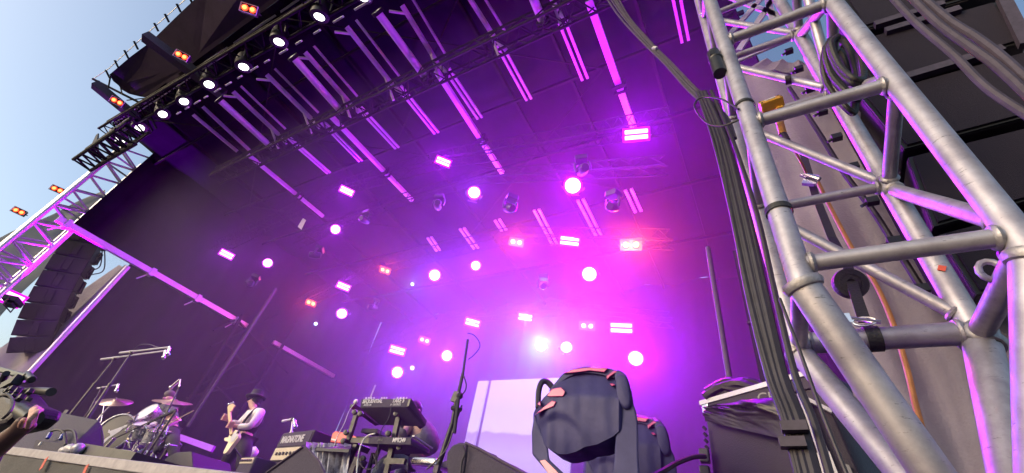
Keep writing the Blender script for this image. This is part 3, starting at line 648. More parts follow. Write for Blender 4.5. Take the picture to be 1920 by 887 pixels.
def proto_strip():
    t = thing('strobe_light', 'x', 'stage light', (0, 0, 0))
    MB().box((0, 0, -.07), (.50, .26, .12)).box((0, 0, -.16), (.3, .16, .08)).build('housing', 'fixture', t, bevel=.012)
    MB().box((0, .055, -.002), (.43, .075, .02)).build('upper_tube', E_MAG, t, bevel=.008)
    MB().box((0, -.055, -.002), (.43, .075, .02)).build('lower_tube', E_MAG, t, bevel=.008)
    MB().path([(-.28, 0, -.06), (-.28, 0, -.26), (.28, 0, -.26), (.28, 0, -.06)], .015, 6).build('bracket', 'fixture', t)
    MB().box((0, 0, -.012), (.51, .27, .012)).build('lens_surround', E_RIM, t, bevel=.004)
    return t
def proto_duo(em, name, hot=None):
    t = thing(name, 'x', 'stage light', (0, 0, 0))
    MB().box((0, 0, -.09), (.40, .22, .14)).build('housing', 'fixture', t, bevel=.01)
    fr_ = MB()
    for (x_, y_, w_, h_) in ((0, .115, .42, .012), (0, -.115, .42, .012), (-.205, 0, .012, .24), (.205, 0, .012, .24)): fr_.box((x_, y_, .0), (w_, h_, .03))
    fr_.build('trim_frame', 'beam' if em == E_RED else 'fixture', t)
    for x_ in (-.095, .095):
        c = MB().lathe([(0, .014), (.05, .012), (.078, 0), (.08, -.02)], (x_, 0, 0), (0, 0, 1), 16).build('lens', em, t, True)
        if hot: 
            MB().lathe([(0, .024), (.04, .021), (.058, .010)], (x_, 0, 0), (0, 0, 1), 12).build('bulb', hot, c, True)
    MB().path([(-.22, 0, -.06), (-.22, 0, -.22), (.22, 0, -.22), (.22, 0, -.06)], .014, 6).build('bracket', 'fixture', t)
    return t
def proto_front():
    t = thing('spotlight', 'x', 'stage light', (0, 0, 0))
    MB().lathe([(.10, -.45), (.19, -.40), (.225, -.2), (.23, .0), (.21, .015)], (0, 0, 0), (0, 0, 1), 22).build('housing', 'fixture', t, True)
    MB().lathe([(0, .02), (.12, .016), (.19, .004), (.20, -.004)], (0, 0, 0), (0, 0, 1), 24).build('lens', E_WHITE, t, True)
    MB().path([(-.27, 0, -.12), (-.28, 0, -.3), (-.22, 0, -.55), (.22, 0, -.55), (.28, 0, -.3), (.27, 0, -.12)], .028, 6).box((0, 0, -.62), (.34, .28, .14)).build('yoke', 'fixture', t)
    return t
MAG = (.39, .0, 1.0); PNK = (.48, .0, 1.0); VIO = (.27, .03, 1.0); AMB = (1, .07, .02)
def place(proto_fn, items, group, powers, col, radius=.12, jit=.15, tgt=(0.5, -1.5, 1.6), z_off=.05, kind='POINT', spot=None):
    pr = None
    for i, it in enumerate(items):
        (u, v, kw, label) = it[:4]; sc_l = it[4] if len(it) > 4 else 1
        p = P(u, v, **kw); rt = to_cam_rot(p, jit, tgt)
        if pr is None:
            pr = proto_fn(); pr.location = p; pr.rotation_euler = rt; pr['label'] = label; pr['group'] = group; o = pr
        else: o = dup(pr, p, label, rt)
        o.scale = (sc_l,)*3
        LIGHTS.append((o, powers[i] if hasattr(powers, '__len__') else powers, col[i] if isinstance(col, list) else col, radius, z_off, kind, spot))
LIGHTS = []
YR1, YR1b, YR2, YR3 = 5.2, 5.9, 8.6, 12.3
place(proto_strip, [
    (425, 477, dict(Y=YR1), 'magenta twin tube light at the left end of the nearest row', 1.0),
    (650, 358, dict(Y=YR1), 'magenta twin tube light above the sky gap, second of the nearest row', .95),
    (831, 303, dict(Y=YR1), 'magenta twin tube light near the top middle of the roof', .9),
    (1193, 252, dict(Y=YR1), 'brightest magenta twin tube light, at the foot of the long roof beam', 1.05),
    (644, 537, dict(Y=YR2), 'magenta twin tube light between two orange pairs, left side of second row', 1.1),
    (1068, 452, dict(Y=YR2), 'magenta twin tube light between the two big orange pairs', 1.25),
    (745, 657, dict(Y=YR3), 'magenta twin tube light lowest left in the back row', 1.45),
    (886, 605, dict(Y=YR3), 'magenta twin tube light above the thin microphone boom', 1.3),
    (985, 595, dict(Y=YR3), 'magenta twin tube light just above the star bright beam', 1.2),
    (1165, 615, dict(Y=YR3), 'magenta twin tube light right end of the back row', 1.6)],
    'magenta twin tube lights', [22, 40, 60, 130, 40, 90, 50, 90, 110, 110], [MAG]*6+[VIO]*3+[MAG], radius=.16, jit=.04)
place(proto_disc, [
    (502, 493, dict(Y=YR1b), 'round pink light beside the leftmost tube light', 1.0),
    (629, 430, dict(Y=YR1b), 'round pink light left of centre, just right of the small sky gap', 1.0),
    (889, 361, dict(Y=YR1b), 'oval pink light in the upper middle row', 1.1),
    (1074, 348, dict(Y=YR1b), 'biggest round pink light, upper right of the middle', 1.25),
    (641, 588, dict(Y=YR2), 'round pink light right of the lower orange pair', 1.2),
    (815, 516, dict(Y=YR2), 'round pink light with a violet halo in the middle row', 1.25),
    (892, 498, dict(Y=YR2), 'smaller pink oval light beside the haloed middle one', 1.0),
    (1105, 514, dict(Y=YR2), 'round white pink light below the tube light, right of middle', 1.3),
    (745, 698, dict(Y=YR3), 'round pink light under the lowest left tube light', 1.5),
    (838, 667, dict(Y=YR3), 'round pink light in the back row left of the thin stand', 1.4),
    (1062, 651, dict(Y=YR3), 'oval pink light just right of the star bright beam', 1.3),
    (1192, 672, dict(Y=YR3), 'round white pink light above the rear hunched moving head', 1.55)],
    'round pink wash lights', [14, 30, 50, 110, 30, 90, 70, 110, 60, 100, 90, 150], [PNK, PNK, VIO, PNK, VIO, VIO, VIO, MAG, VIO, VIO, VIO, MAG], radius=.14, jit=.25)
place(lambda: proto_duo(E_AMB, 'blinder_light', E_AMBC), [
    (722, 507, dict(Y=YR2), 'orange twin bulb light left of the haloed round one', 1.0),
    (583, 568, dict(Y=YR2), 'leftmost orange twin bulb light above the back corner', 1.0),
    (968, 454, dict(Y=YR2), 'orange twin bulb light near the middle of the second row', 1.15),
    (1183, 459, dict(Y=YR2), 'brightest orange twin bulb light, at the right with red glow', 1.35),
    (796, 638, dict(Y=YR3), 'small orange twin bulb light in the back row, left', 1.2),
    (1101, 611, dict(Y=YR3), 'small orange twin bulb light in the back row, right', 1.3)],
    'orange twin bulb lights', [30, 30, 60, 120, 25, 30], AMB, radius=.1, jit=.04)
place(proto_front, [
    (599, 31, dict(Z=CZ+9.9), 'white spotlight highest on the front truss, near the picture top', 1.0),
    (523, 78, dict(Z=CZ+9.9), 'white spotlight second from the top of the front truss', 1.0),
    (457, 125, dict(Z=CZ+9.9), 'white spotlight third from the top of the front truss', 1.0),
    (392, 158, dict(Z=CZ+9.9), 'white spotlight in the middle of the front truss row', 1.0),
    (345, 190, dict(Z=CZ+9.9), 'smaller white spotlight right of the visor strut', .95),
    (305, 214, dict(Z=CZ+9.9), 'thin lit white spotlight above the lattice junction', .95),
    (262, 240, dict(Z=CZ+9.9), 'white spotlight second from the lower end of the front truss', 1.0),
    (225, 262, dict(Z=CZ+9.9), 'white spotlight at the lower end of the front truss', 1.15),
    (680, -6, dict(Z=CZ+9.9), 'white spotlight cut off by the top edge of the picture', 1.0)],
    'white spotlights along the front truss', 45, (1, .86, .92), jit=.03, tgt=(-9, 4.2, 2.6), kind='SPOT', spot=R(24), z_off=.06)
place(lambda: proto_duo(E_RED, 'red_blinder', E_REDHOT), [
    (466, 16, dict(Z=CZ+9.2), 'red twin light at the top, above the second white spotlight', .9),
    (340, 104, dict(Z=CZ+9.2), 'red twin light mounted on the visor beam', .85),
    (219, 190, dict(Z=CZ+9.2), 'red twin light on the strut left of the roof visor', .85),
    (107, 355, dict(X=-20.5), 'red light against the sky beside the lattice tower', .9),
    (35, 396, dict(X=-20.5), 'dim red light lowest on the left, dark housing turned away', .85)],
    'red twin lights on the roof edge', 0, (1, .05, .02), jit=.08, tgt=(0, -9, 1.5))
def proto_teal():
    t = proto_disc(); t.name = 'pin_light'; t.children[1].data.materials[0] = E_TEAL; return t
place(proto_teal, [
    (592, 607, dict(Y=YR2), 'tiny teal dot light below the leftmost orange pair', .4),
    (773, 533, dict(Y=YR2), 'tiny teal dot light just left below the haloed round lamp', .35),
    (773, 690, dict(Y=YR3), 'tiny teal dot light low in the back row', .55)], 'tiny teal pin lights', 5, (.2, .9, 1), jit=.02)
def proto_tower():
    t = proto_strip(); t.name = 'tower_wash_light'; return t
place(proto_tower, [
    (14, 556, dict(X=-19.9), 'pink strip light glowing inside the far lattice tower, at the left picture edge', 1.6)], 'tower wash light', [8], (.45, 0, 1.0), jit=.02, z_off=.2)
place(proto_tower, [
    (28, 560, dict(X=-18.7), 'added strip light aimed straight up the far lattice tower', 1.2)], 'added tower up light', [420], (.45, 0, 1.0), jit=.0, z_off=.2, tgt=(-19.3, .9, 14), kind='SPOT', spot=R(52))  # extra fixture added to throw magenta light up the tower
def proto_beam():
    t = proto_disc(); t.name = 'beam_light'; t.children[1].data.materials[0] = E_BLUE; return t
place(proto_beam, [(1015, 648, dict(Y=YR3), 'dazzling cold white beam light above the video screen', 1.25)], 'cold white beam light', [95], (.08, .5, 1.0), jit=0, radius=.12, kind='SPOT', spot=R(100))
for (o, pw, col, rad, zo, kind, spot) in LIGHTS:
    if pw and col == AMB:
        for x_ in (-.1, .1): lamp(o, kind, pw*4, col, (x_, 0, .26), .05)
    elif pw: lamp(o, kind, pw*8, col, (0, 0, zo), rad, spot)
# unlit moving heads hanging dark on the trusses
def proto_dark():
    t = thing('unlit_moving_head', 'x', 'stage light', (0, 0, 0))
    MB().box((0, 0, 0), (.34, .3, .16)).build('base', 'fixture', t, bevel=.02)
    MB().path([(-.18, 0, -.1), (-.2, 0, -.25), (-.18, 0, -.42)], .04, 8).path([(.18, 0, -.1), (.2, 0, -.25), (.18, 0, -.42)], .04, 8).build('yoke', 'fixture', t, True)
    MB().lathe([(.05, -.22), (.13, -.2), (.15, 0), (.13, .2), (.1, .24)], (0, 0, -.36), (.3, -1, -.5), 16).build('head', 'fixture', t, True)
    return t
dk = None
for i, (u, v, Y, lb) in enumerate(((690, 400, 5.4, 'unlit moving head in a pink rimmed cluster left of middle'), (600, 468, 5.6, 'unlit moving head by the small pale gap left of middle'), (825, 372, 5.4, 'unlit moving head left of the oval pink light'), (960, 372, 5.4, 'unlit moving head between the oval and the biggest pink light'), (1150, 365, 5.6, 'unlit moving head with orange rim right of the biggest pink light'), (705, 566, 8.4, 'unlit moving head under the left orange pair'), (480, 520, 5.6, 'unlit moving head at the dark left end of the truss'), (1020, 520, 8.4, 'unlit moving head right below the middle orange pair'), (560, 250, 1.0, 'x'), (1090, 300, 5.0, 'unlit moving head high on the nearest rear truss'))):
    if lb == 'x': continue
    p = P(u, v, Y=Y)
    if dk is None: dk = proto_dark(); dk.location = p; dk['label'] = lb; dk['group'] = 'unlit moving heads on the roof trusses'; o = dk; o.scale = (.75,)*3
    else: o = dup(dk, p, lb, (random.uniform(-.2, .2), random.uniform(-.2, .2), random.uniform(-1, 1)))
# rear lighting trusses (arched in three straight pieces each)
def arched(name, label, pts, s, bays, m='darkframe'):
    t = thing(name, label, 'truss', pts[len(pts)//2])
    ch = [MB() for _ in range(4)]; br = MB(); D = Vector((0, s/2, 0)); Uz = Vector((0, 0, s/2)); off = [D+Uz, D-Uz, -D-Uz, -D+Uz]
    for p_, q_ in zip(pts[:-1], pts[1:]):
        for k in range(4): ch[k].tube(Vector(p_)+off[k], Vector(q_)+off[k], .018, 7)
        for k in range(bays):
            a0 = Vector(p_).lerp(Vector(q_), k/bays); a1 = Vector(p_).lerp(Vector(q_), (k+.5)/bays); a2 = Vector(p_).lerp(Vector(q_), (k+1)/bays)
            for e in range(4): br.tube(a0+off[e], a1+off[(e+1) % 4], .008, 4, cap=False).tube(a1+off[(e+1) % 4], a2+off[e], .008, 4, cap=False)
    for c_ in ch: c_.build('chord', m, t, True)
    br.build('bracing', m, t, True)
arched('lighting_truss', 'nearest arched lighting truss carrying the upper magenta lamps', [P(400, 470, Y=5.5), P(640, 352, Y=5.5), P(840, 296, Y=5.5), P(1060, 262, Y=5.5), P(1260, 225, Y=5.5)], .4, 8)
arched('lighting_truss', 'lower pipe truss just below the upper magenta lamps', [P(560, 455, Y=6.1), P(700, 392, Y=6.1), P(900, 332, Y=6.1), P(1250, 310, Y=6.1)], .3, 8)
arched('lighting_truss', 'second arched truss carrying the orange pairs', [P(560, 570, Y=8.8), P(710, 500, Y=8.8), P(960, 440, Y=8.8), P(1260, 450, Y=8.8)], .4, 9)
arched('lighting_truss', 'rearmost low truss above the star bright beam', [P(690, 655, Y=12.6), P(850, 595, Y=12.6), P(1050, 578, Y=12.6), P(1260, 600, Y=12.6)], .4, 8)
for (a, b, Y, lb) in (((560, 412), (573, 430), 5.3, 'small pale sheet standing in for the sky gap, left of the round pink light'),):
    meta(MB().prism([P(558, 425, Y=Y), P(568, 409, Y=Y), P(574, 413, Y=Y), P(565, 431, Y=Y)], [P(558, 425, Y=Y+.02), P(568, 409, Y=Y+.02), P(574, 413, Y=Y+.02), P(565, 431, Y=Y+.02)]).build('pale_sheet', emis('skylit_sheet', (.7, .85, 1), .7) if 0 else 'label'), lb, 'sheet')  # flat pale piece added where the sky gap shows

# ================================================================== VIDEO SCREEN
def screen_mat():
    m = bpy.data.materials.new('video_picture'); m.use_nodes = True; n = m.node_tree; b = n.nodes['Principled BSDF']
    b.inputs['Base Color'].default_value = (.02, .02, .02, 1)
    tc = n.nodes.new('ShaderNodeTexCoord'); sp = n.nodes.new('ShaderNodeSeparateXYZ'); n.links.new(tc.outputs['Generated'], sp.inputs[0])
    r = n.nodes.new('ShaderNodeValToRGB'); e = r.color_ramp.elements
    e[0].position = 0; e[0].color = (.20, .17, .40, 1); e[1].position = 1; e[1].color = (.80, .84, .98, 1)
    for pos, c in ((.18, (.42, .30, .62)), (.30, (.16, .12, .30)), (.38, (.55, .48, .75)), (.55, (.60, .55, .85)), (.655, (.42, .36, .66)), (.67, (.85, .86, 1)), (.80, (.72, .80, 1))):
        k = e.new(pos); k.color = (*c, 1)
    nz = n.nodes.new('ShaderNodeTexNoise'); mp = n.nodes.new('ShaderNodeMapping'); mp.inputs['Scale'].default_value = (2.2, 1, 5); n.links.new(tc.outputs['Generated'], mp.inputs[0]); n.links.new(mp.outputs[0], nz.inputs['Vector']); nz.inputs['Scale'].default_value = 2; nz.inputs['Detail'].default_value = 5
    md = n.nodes.new('ShaderNodeMath'); md.operation = 'MULTIPLY_ADD'; md.inputs[1].default_value = .07; n.links.new(nz.outputs['Fac'], md.inputs[0])
    s2 = n.nodes.new('ShaderNodeMath'); s2.operation = 'SUBTRACT'; s2.inputs[1].default_value = .035; n.links.new(sp.outputs['Z'], s2.inputs[0]); n.links.new(s2.outputs[0], md.inputs[2])
    n.links.new(md.outputs[0], r.inputs[0]); n.links.new(r.outputs[0], b.inputs['Emission Color']); b.inputs['Emission Strength'].default_value = .48
    m.cycles.emission_sampling = 'NONE'; return m
SM = screen_mat()
vs_ = thing('video_screen', 'tall pale video screen showing a landscape under a bright sky, split by a dark bar', 'screen', (-7.5, 12.8, DECK))
ys = 12.6; zt = P(905, 715, Y=ys).z; x0 = P(905, 715, Y=ys).x; xs = P(921, 714, Y=ys).x
x1 = P(1048, 708, Y=ys).x+.6
xa = P(898, 714, Y=ys).x
MB().box(((xa+xs-.12)/2, ys, (DECK+zt)/2), (xs-.12-xa, .08, zt-DECK)).build('narrow_panel', SM, vs_)
MB().box(((xs+x1)/2+.04, ys, (DECK+zt)/2), (x1-xs, .08, zt-DECK)).build('wide_panel', SM, vs_)
MB().box(((xa+x1)/2, ys+.1, (DECK+zt)/2), (x1-xa+.06, .08, zt-DECK+.06)).build('frame', 'blackplastic', vs_)

# ================================================================== MOVING HEADS ON THE LIP
mh = thing('floor_moving_head', 'large dark moving head lamp bowing down, pink edged, nearest in its row', 'stage light', (-1.0, 2.7, DECK), 'dark moving head lamps standing on the stage')
def ring_px(pts, Y): return [P(u, v, Y=Y) for u, v in pts]
def bulge(pts, Y, th, mn=.55):
    rings = []; base = ring_px(pts, Y); c = sum(base, Vector())/len(base)
    for t_ in (-1, -.8, -.4, 0, .4, .8, 1):
        s_ = mn+(1-mn)*math.sqrt(max(0, 1-abs(t_)**2.2)); rings.append([c+(p_-c)*s_+Vector((0, t_*th/2, 0)) for p_ in base])
    return MB().loft(rings)
def smooth_ring(pts, n=4):
    out = []; m_ = len(pts)
    for i in range(m_):
        p0, p1, p2, p3 = pts[i-1], pts[i], pts[(i+1) % m_], pts[(i+2) % m_]
        for k in range(n):
            t = k/n
            out.append(tuple(.5*((2*p1[a])+(p2[a]-p0[a])*t+(2*p0[a]-5*p1[a]+4*p2[a]-p3[a])*t*t+(3*p1[a]-p0[a]-3*p2[a]+p3[a])*t**3) for a in (0, 1)))
    return out
head = smooth_ring([(1004, 770), (1020, 745), (1045, 722), (1075, 702), (1110, 697), (1145, 702), (1168, 725), (1172, 770), (1168, 800), (1150, 818), (1120, 832), (1095, 838), (1075, 849), (1050, 852), (1030, 843), (1012, 815)])
def interp(pts, x):
    for (x0_, y0_), (x1_, y1_) in zip(pts[:-1], pts[1:]):
        if x0_ <= x <= x1_: return y0_+(y1_-y0_)*(x-x0_)/(x1_-x0_)
    return pts[0][1] if x < pts[0][0] else pts[-1][1]
TOPC = [(1000, 776), (1006, 762), (1020, 745), (1040, 726), (1056, 706), (1075, 697), (1110, 692), (1140, 694), (1160, 700), (1172, 716), (1176, 740)]
BOTC = [(1000, 800), (1008, 818), (1018, 832), (1032, 844), (1050, 852), (1066, 851), (1082, 846), (1096, 838), (1120, 833), (1150, 818), (1165, 804), (1176, 790)]
NU, NV = 44, 26; vs2 = []; fs2 = []
for j in range(NV+1):
    v_ = j/NV
    for i in range(NU+1):
        u_ = 1000+176*i/NU; yt, yb = interp(TOPC, u_), interp(BOTC, u_); yy = yt+(yb-yt)*v_
        ridge = 748-6*math.sin((u_-1000)/176*3.1)
        side = min(1, (u_-1000)/26, (1176-u_)/14)
        dep = 2.72-.13*math.sqrt(max(0, side))
        if yy < ridge: dep += .10*((ridge-yy)/55)
        else: dep += .05*max(0, (yy-ridge)/105)**2
        arc = 772+((u_-1046)/46)**2*34     # the hood lip that overlaps the lower part
        dep += .02*max(0, min(1, (yy-arc)/14))*max(0, min(1, (1120-u_)/60))
        dep += .006*mnoise.noise(Vector((u_*.05, yy*.008, 2)))*(1+v_)
        vs2.append(P(u_, yy, Y=dep))
W3 = NU+1
for j in range(NV):
    for i in range(NU): fs2.append((j*W3+i, (j+1)*W3+i, (j+1)*W3+i+1, j*W3+i+1))
nb = len(vs2); vs2 += [Vector((p_.x, 2.86, p_.z)) for p_ in vs2]
fs2 += [tuple(i+nb for i in f)[::-1] for f in fs2]
ed = [i for i in range(W3)] + [j*W3+NU for j in range(1, NV+1)] + [NV*W3+i for i in range(NU-1, -1, -1)] + [j*W3 for j in range(NV-1, 0, -1)]
fs2 += [(ed[k], ed[(k+1) % len(ed)], ed[(k+1) % len(ed)]+nb, ed[k]+nb) for k in range(len(ed))]
hb_ = MB().add(vs2, fs2).build('head', 'headshell', mh, True)
arm_l = [(1002, 776), (1012, 800), (1028, 842), (1030, 862), (1062, 892), (1075, 920), (1040, 920), (1026, 885), (998, 852), (997, 810)]
MB().prism(ring_px(arm_l, 2.66), ring_px(arm_l, 2.80)).build('yoke_arm', 'headshell', mh, bevel=.012)
arm_r = smooth_ring([(1152, 700), (1165, 696), (1178, 712), (1182, 745), (1192, 770), (1196, 800), (1197, 860), (1197, 930), (1150, 930), (1152, 860), (1156, 800), (1160, 750)], 3)
MB().prism(ring_px(arm_r, 2.62), ring_px(arm_r, 2.86)).build('yoke_arm', 'headshell', mh, bevel=.03)
hump = smooth_ring([(1156, 712), (1162, 702), (1174, 706), (1181, 725), (1184, 760), (1172, 768), (1158, 748)])
bulge(hump, 2.615, .05, .8).build('pivot_cover', 'headshell', mh, True)
top = smooth_ring([(1028, 735), (1046, 712), (1062, 697), (1095, 688), (1130, 689), (1160, 697), (1172, 712), (1150, 708), (1110, 700), (1075, 703), (1050, 718)], 3)
MB().prism(ring_px(top, 2.64), ring_px(top, 2.80)).build('top_shell', 'headshell', mh, bevel=.01)
hd_ = curve_pts([P(1009, 765, Y=2.66), P(1010, 735, Y=2.66), P(1016, 717, Y=2.66), P(1026, 716, Y=2.68), P(1036, 728, Y=2.7), P(1042, 742, Y=2.72)], 5)
MB().path(hd_, .021, 8).build('handle', 'fixture', mh, True)
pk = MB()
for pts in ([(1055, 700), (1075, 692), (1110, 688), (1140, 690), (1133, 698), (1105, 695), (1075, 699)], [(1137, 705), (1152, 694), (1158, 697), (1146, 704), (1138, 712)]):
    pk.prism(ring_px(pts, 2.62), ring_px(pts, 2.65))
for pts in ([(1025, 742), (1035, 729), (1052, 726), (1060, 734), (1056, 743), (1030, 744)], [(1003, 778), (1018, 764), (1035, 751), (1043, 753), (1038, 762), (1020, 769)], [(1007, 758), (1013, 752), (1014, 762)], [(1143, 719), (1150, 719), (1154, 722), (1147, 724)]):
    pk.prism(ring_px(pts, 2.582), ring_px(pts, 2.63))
pk.build('painted_reflection', 'pinkreflect', mh, bevel=.004)  # pink reflections on the housing built as glossy coloured pieces
pk2 = MB(); pts = [(1012, 864), (1022, 862), (1034, 874), (1052, 892), (1040, 905)]; pk2.prism(ring_px(pts, 2.645), ring_px(pts, 2.66)).build('base_reflection', 'pinkreflect', mh)
bs = P(1100, 900, Y=2.72); MB().box((bs.x, 2.75, DECK+.07), (.52, .36, .14)).box((bs.x, 2.75, DECK+.16), (.36, .3, .06)).build('base', 'fixture', mh, bevel=.02)
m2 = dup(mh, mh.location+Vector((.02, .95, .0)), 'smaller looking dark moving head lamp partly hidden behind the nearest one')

# ================================================================== CASE, BAG AND RACK AT RIGHT
fc = thing('amp_rack', 'black covered amplifier rack with flight case lid and metal edges', 'equipment rack', (-.1, 3.9, DECK))
A0, A1 = P(1318, 757, Y=3.75), P(1470, 722, Y=3.35)
xd = (A1-A0); xd.z = 0; xd.normalize(); yd = Vector((-xd.y, xd.x, 0)); RM = Matrix((xd, yd, Vector((0, 0, 1)))).transposed()
W_ = .95; top_z = A0.z; cxy = A0+xd*W_/2+yd*.35
MB().box((cxy.x, cxy.y, (DECK+top_z)/2-.04), (W_, .68, top_z-DECK-.08), RM).build('cabinet', 'cab', fc, bevel=.015)
MB().box((cxy.x, cxy.y, top_z-.04), (W_+.03, .71, .11), RM).build('lid', 'cab', fc, bevel=.005)
e_ = MB(); zf = cxy - yd*.362
e_.box((zf.x, zf.y, top_z+.005), (W_+.04, .012, .035), RM)
e_.build('metal_edge', 'alu_far', fc)
co = A0-yd*.012; MB().box((co.x+.025, co.y-.005, top_z-.03), (.06, .02, .11), RM).build('corner_plate', 'chrome', fc, bevel=.004)
text('CE', 'lettering', 'greyprint', fc, P(1437, 746, Y=3.36), .10, frame((1, -.3, 0), (0, 0, 1)), ext=.002)
fp = cxy-yd*.35
side = MB()
for k in range(5): side.tube(P(1318+k*1.5, 800+k*12, Y=3.7), P(1324+k*1.5, 806+k*12, Y=3.7), .012, 6)
side.build('side_latch', 'blackmetal', fc)
MB().box(P(1321, 855, Y=3.68), (.07, .06, .10)).box(P(1322, 885, Y=3.68), (.07, .06, .08)).build('connector_block', 'blackplastic', fc, bevel=.01)
# black plastic sheet over it
bag = MB()
g0, g1, g2, g3 = P(1322, 790, Y=3.66), P(1520, 835, Y=3.2), P(1480, 738, Y=3.22), P(1318, 762, Y=3.64)
random.seed(11); ph = [random.uniform(0, 6) for _ in range(6)]
def crump(u, v):
    k = max(0, min(1, (v-.42)/.4))
    f_ = mnoise.noise(Vector((u*4+v*2.2, v*2-u*1, 1.7)))*.07 + abs(mnoise.noise(Vector((u*7+v*5, v*4, 5.1))))*.05
    return f_*(.12+.88*k)
    return .028*k*math.sin(u*17+v*11+ph[0])+.016*k*math.sin(u*31-v*23+ph[1])+.010*k*math.sin(u*9+v*40+ph[2])
bag.patch(g0, g1, g2, g3, 46, 34, lambda u, v: crump(u, v)+.0, .01)
bo = bag.build('plastic_cover', 'bin', None, True); meta(bo, 'crumpled black plastic sheet draped over the amplifier rack', 'cover')
bt = MB(); pts = []
for k in range(9):
    t_ = k/8; bt.path(curve_pts([P(1318+random.uniform(0, 30), 742+random.uniform(-12, 4), Y=3.7), P(1345+k*6, 722+random.uniform(-8, 8), Y=3.65), P(1385+k*6, 726+random.uniform(-8, 8), Y=3.6), P(1440, 738+random.uniform(-14, 6), Y=3.5)], 5), random.uniform(.018, .034), 6)
bto = bt.build('bundled_plastic', 'bin', bo, False)
pkb = MB()
cable('signal_cable', 'black cable with grey tape running left from the rack to the moving heads', [P(1322, 856, Y=3.6), P(1300, 857, Y=3.4), P(1270, 868, Y=3.1), P(1240, 885, Y=2.9), P(1200, 905, Y=2.8)], .017)
rk = thing('second_rack', 'dark rack with pale metal strips between the cable bundle and the tower leg', 'equipment rack', P(1530, 830, Y=2.9))
MB().prism([P(1498, 740, Y=2.9), P(1562, 775, Y=2.9), P(1630, 930, Y=2.9), P(1520, 930, Y=2.9)], [P(1498, 740, Y=3.4), P(1562, 775, Y=3.4), P(1630, 930, Y=3.4), P(1520, 930, Y=3.4)]).build('body', 'cab', rk, bevel=.01)
for (a, b, w_) in (((1500, 738), (1540, 850), .03), ((1512, 745), (1552, 852), .015), ((1548, 848), (1568, 900), .035), ((1528, 850), (1545, 900), .03), ((1500, 742), (1560, 772), .02)):
    MB().bar(P(*a, Y=2.87), P(*b, Y=2.87), w_, .02, up=(0, -1, 0)).build('metal_strip', 'alu_far', rk)
MB().prism([P(1580, 868, Y=2.87), P(1592, 872, Y=2.87), P(1600, 890, Y=2.87), P(1588, 890, Y=2.87)], [P(1580, 868, Y=2.88), P(1592, 872, Y=2.88), P(1600, 890, Y=2.88), P(1588, 890, Y=2.88)]).build('sticker', 'greyprint', rk)

# ================================================================== STAGE GEAR, LEFT TO RIGHT
def at(u, v, Y, s=None): return P(u, v, Y=Y)
def pxprism(mb, pts, Y, th, shift=(0, 0, 0)):
    A = [P(u, v, Y=Y) for u, v in pts]; return mb.prism(A, [p+Vector((0, th, 0))+Vector(shift) for p in A])
def wedge_monitor(name, label, face, depth_vec, m='wedge', Y=2.1, group=None, gm='wedge'):
    """face: px outline of the side panel; depth_vec: world vector across the box"""
    A = [P(u, v, Y=Y) for u, v in face]; B = [p+Vector(depth_vec) for p in A]
    t = thing(name, label, 'stage monitor', sum(A, Vector())/len(A), group)
    MB().prism(A, B).build('cabinet', m, t, bevel=.012); return t, A, B
# grey floor monitor at the far left
G_ = 'floor monitor speakers along the stage'
w1 = thing('floor_monitor', 'large grey floor monitor at the stage edge with violet side, left of the drums', 'stage monitor', P(150, 830, Y=2.3), G_)
Yw = 2.15
sd_ = smooth_ring([(188, 786), (194, 800), (196, 822), (195, 838), (192, 862), (100, 852)], 1)
bf = [P(93, 768, Y=2.6), P(185, 788, Y=2.15), P(150, 822, Y=2.0), P(50, 812, Y=2.25)]
S1 = [P(185, 787, Y=2.2), P(192, 800, Y=2.25), P(196, 822, Y=2.3), P(194, 860, Y=2.35), P(120, 850, Y=2.0)]
S2 = [p_+Vector((-1.55, .25, 0)) for p_ in S1]
S2 = [P(93, 769, Y=2.45), P(80, 775, Y=2.5), P(70, 800, Y=2.5), P(60, 850, Y=2.5), P(20, 838, Y=2.05)]
MB().prism(S1, S2).build('cabinet', 'wedge', w1, bevel=.012)
sub(MB().box(P(124, 772, Y=2.38), (.22, .05, .012), frame((S1[0]-S2[0]), (0, 0, 1))), 'top_handle', 'greycable', w1.children[0])
db = thing('stage_box', 'low dark input box with two blue plugs in front of the large grey monitor', 'box', P(100, 842, Y=2.02))
MB().prism([P(67, 824, Y=1.99), P(87, 827, Y=1.99), P(83, 846, Y=1.99), P(60, 843, Y=1.99)], [p_+Vector((.42, .04, 0)) for p_ in [P(67, 824, Y=1.99), P(87, 827, Y=1.99), P(83, 846, Y=1.99), P(60, 843, Y=1.99)]]).build('case', 'wedge', db, bevel=.005)
for (u0, u1) in ((90, 122), (112, 142)):
    MB().path(curve_pts([P(u0, 820, Y=2.02), P(u0+6, 809, Y=2.02), P((u0+u1)/2+3, 806, Y=2.02), P(u1-3, 810, Y=2.02), P(u1, 822, Y=2.02), P(u1+1, 834, Y=2.02)], 5), .014, 7).build('plug_lead', 'rubber', db, True)
MB().tube(P(89, 822, Y=2.01), P(95, 812, Y=2.01), .02, 8).tube(P(113, 824, Y=2.01), P(118, 815, Y=2.01), .02, 8).build('plug', mat('blue_plug', (.08, .10, .45), .4), db, True)
MB().box(P(75, 832, Y=1.985), (.035, .01, .035)).build('sticker', 'white', db)
cbg = meta(MB().ball(P(134, 843, Y=2.02), (.13, .07, .055), 14).ball(P(123, 846, Y=2.0), (.09, .06, .045), 12).ball(P(146, 842, Y=2.03), (.06, .06, .06), 10).build('cloth_bundle', 'silvercloth', None, True), 'small pale crumpled cloth bundle on the stage edge beside the input box', 'cloth')

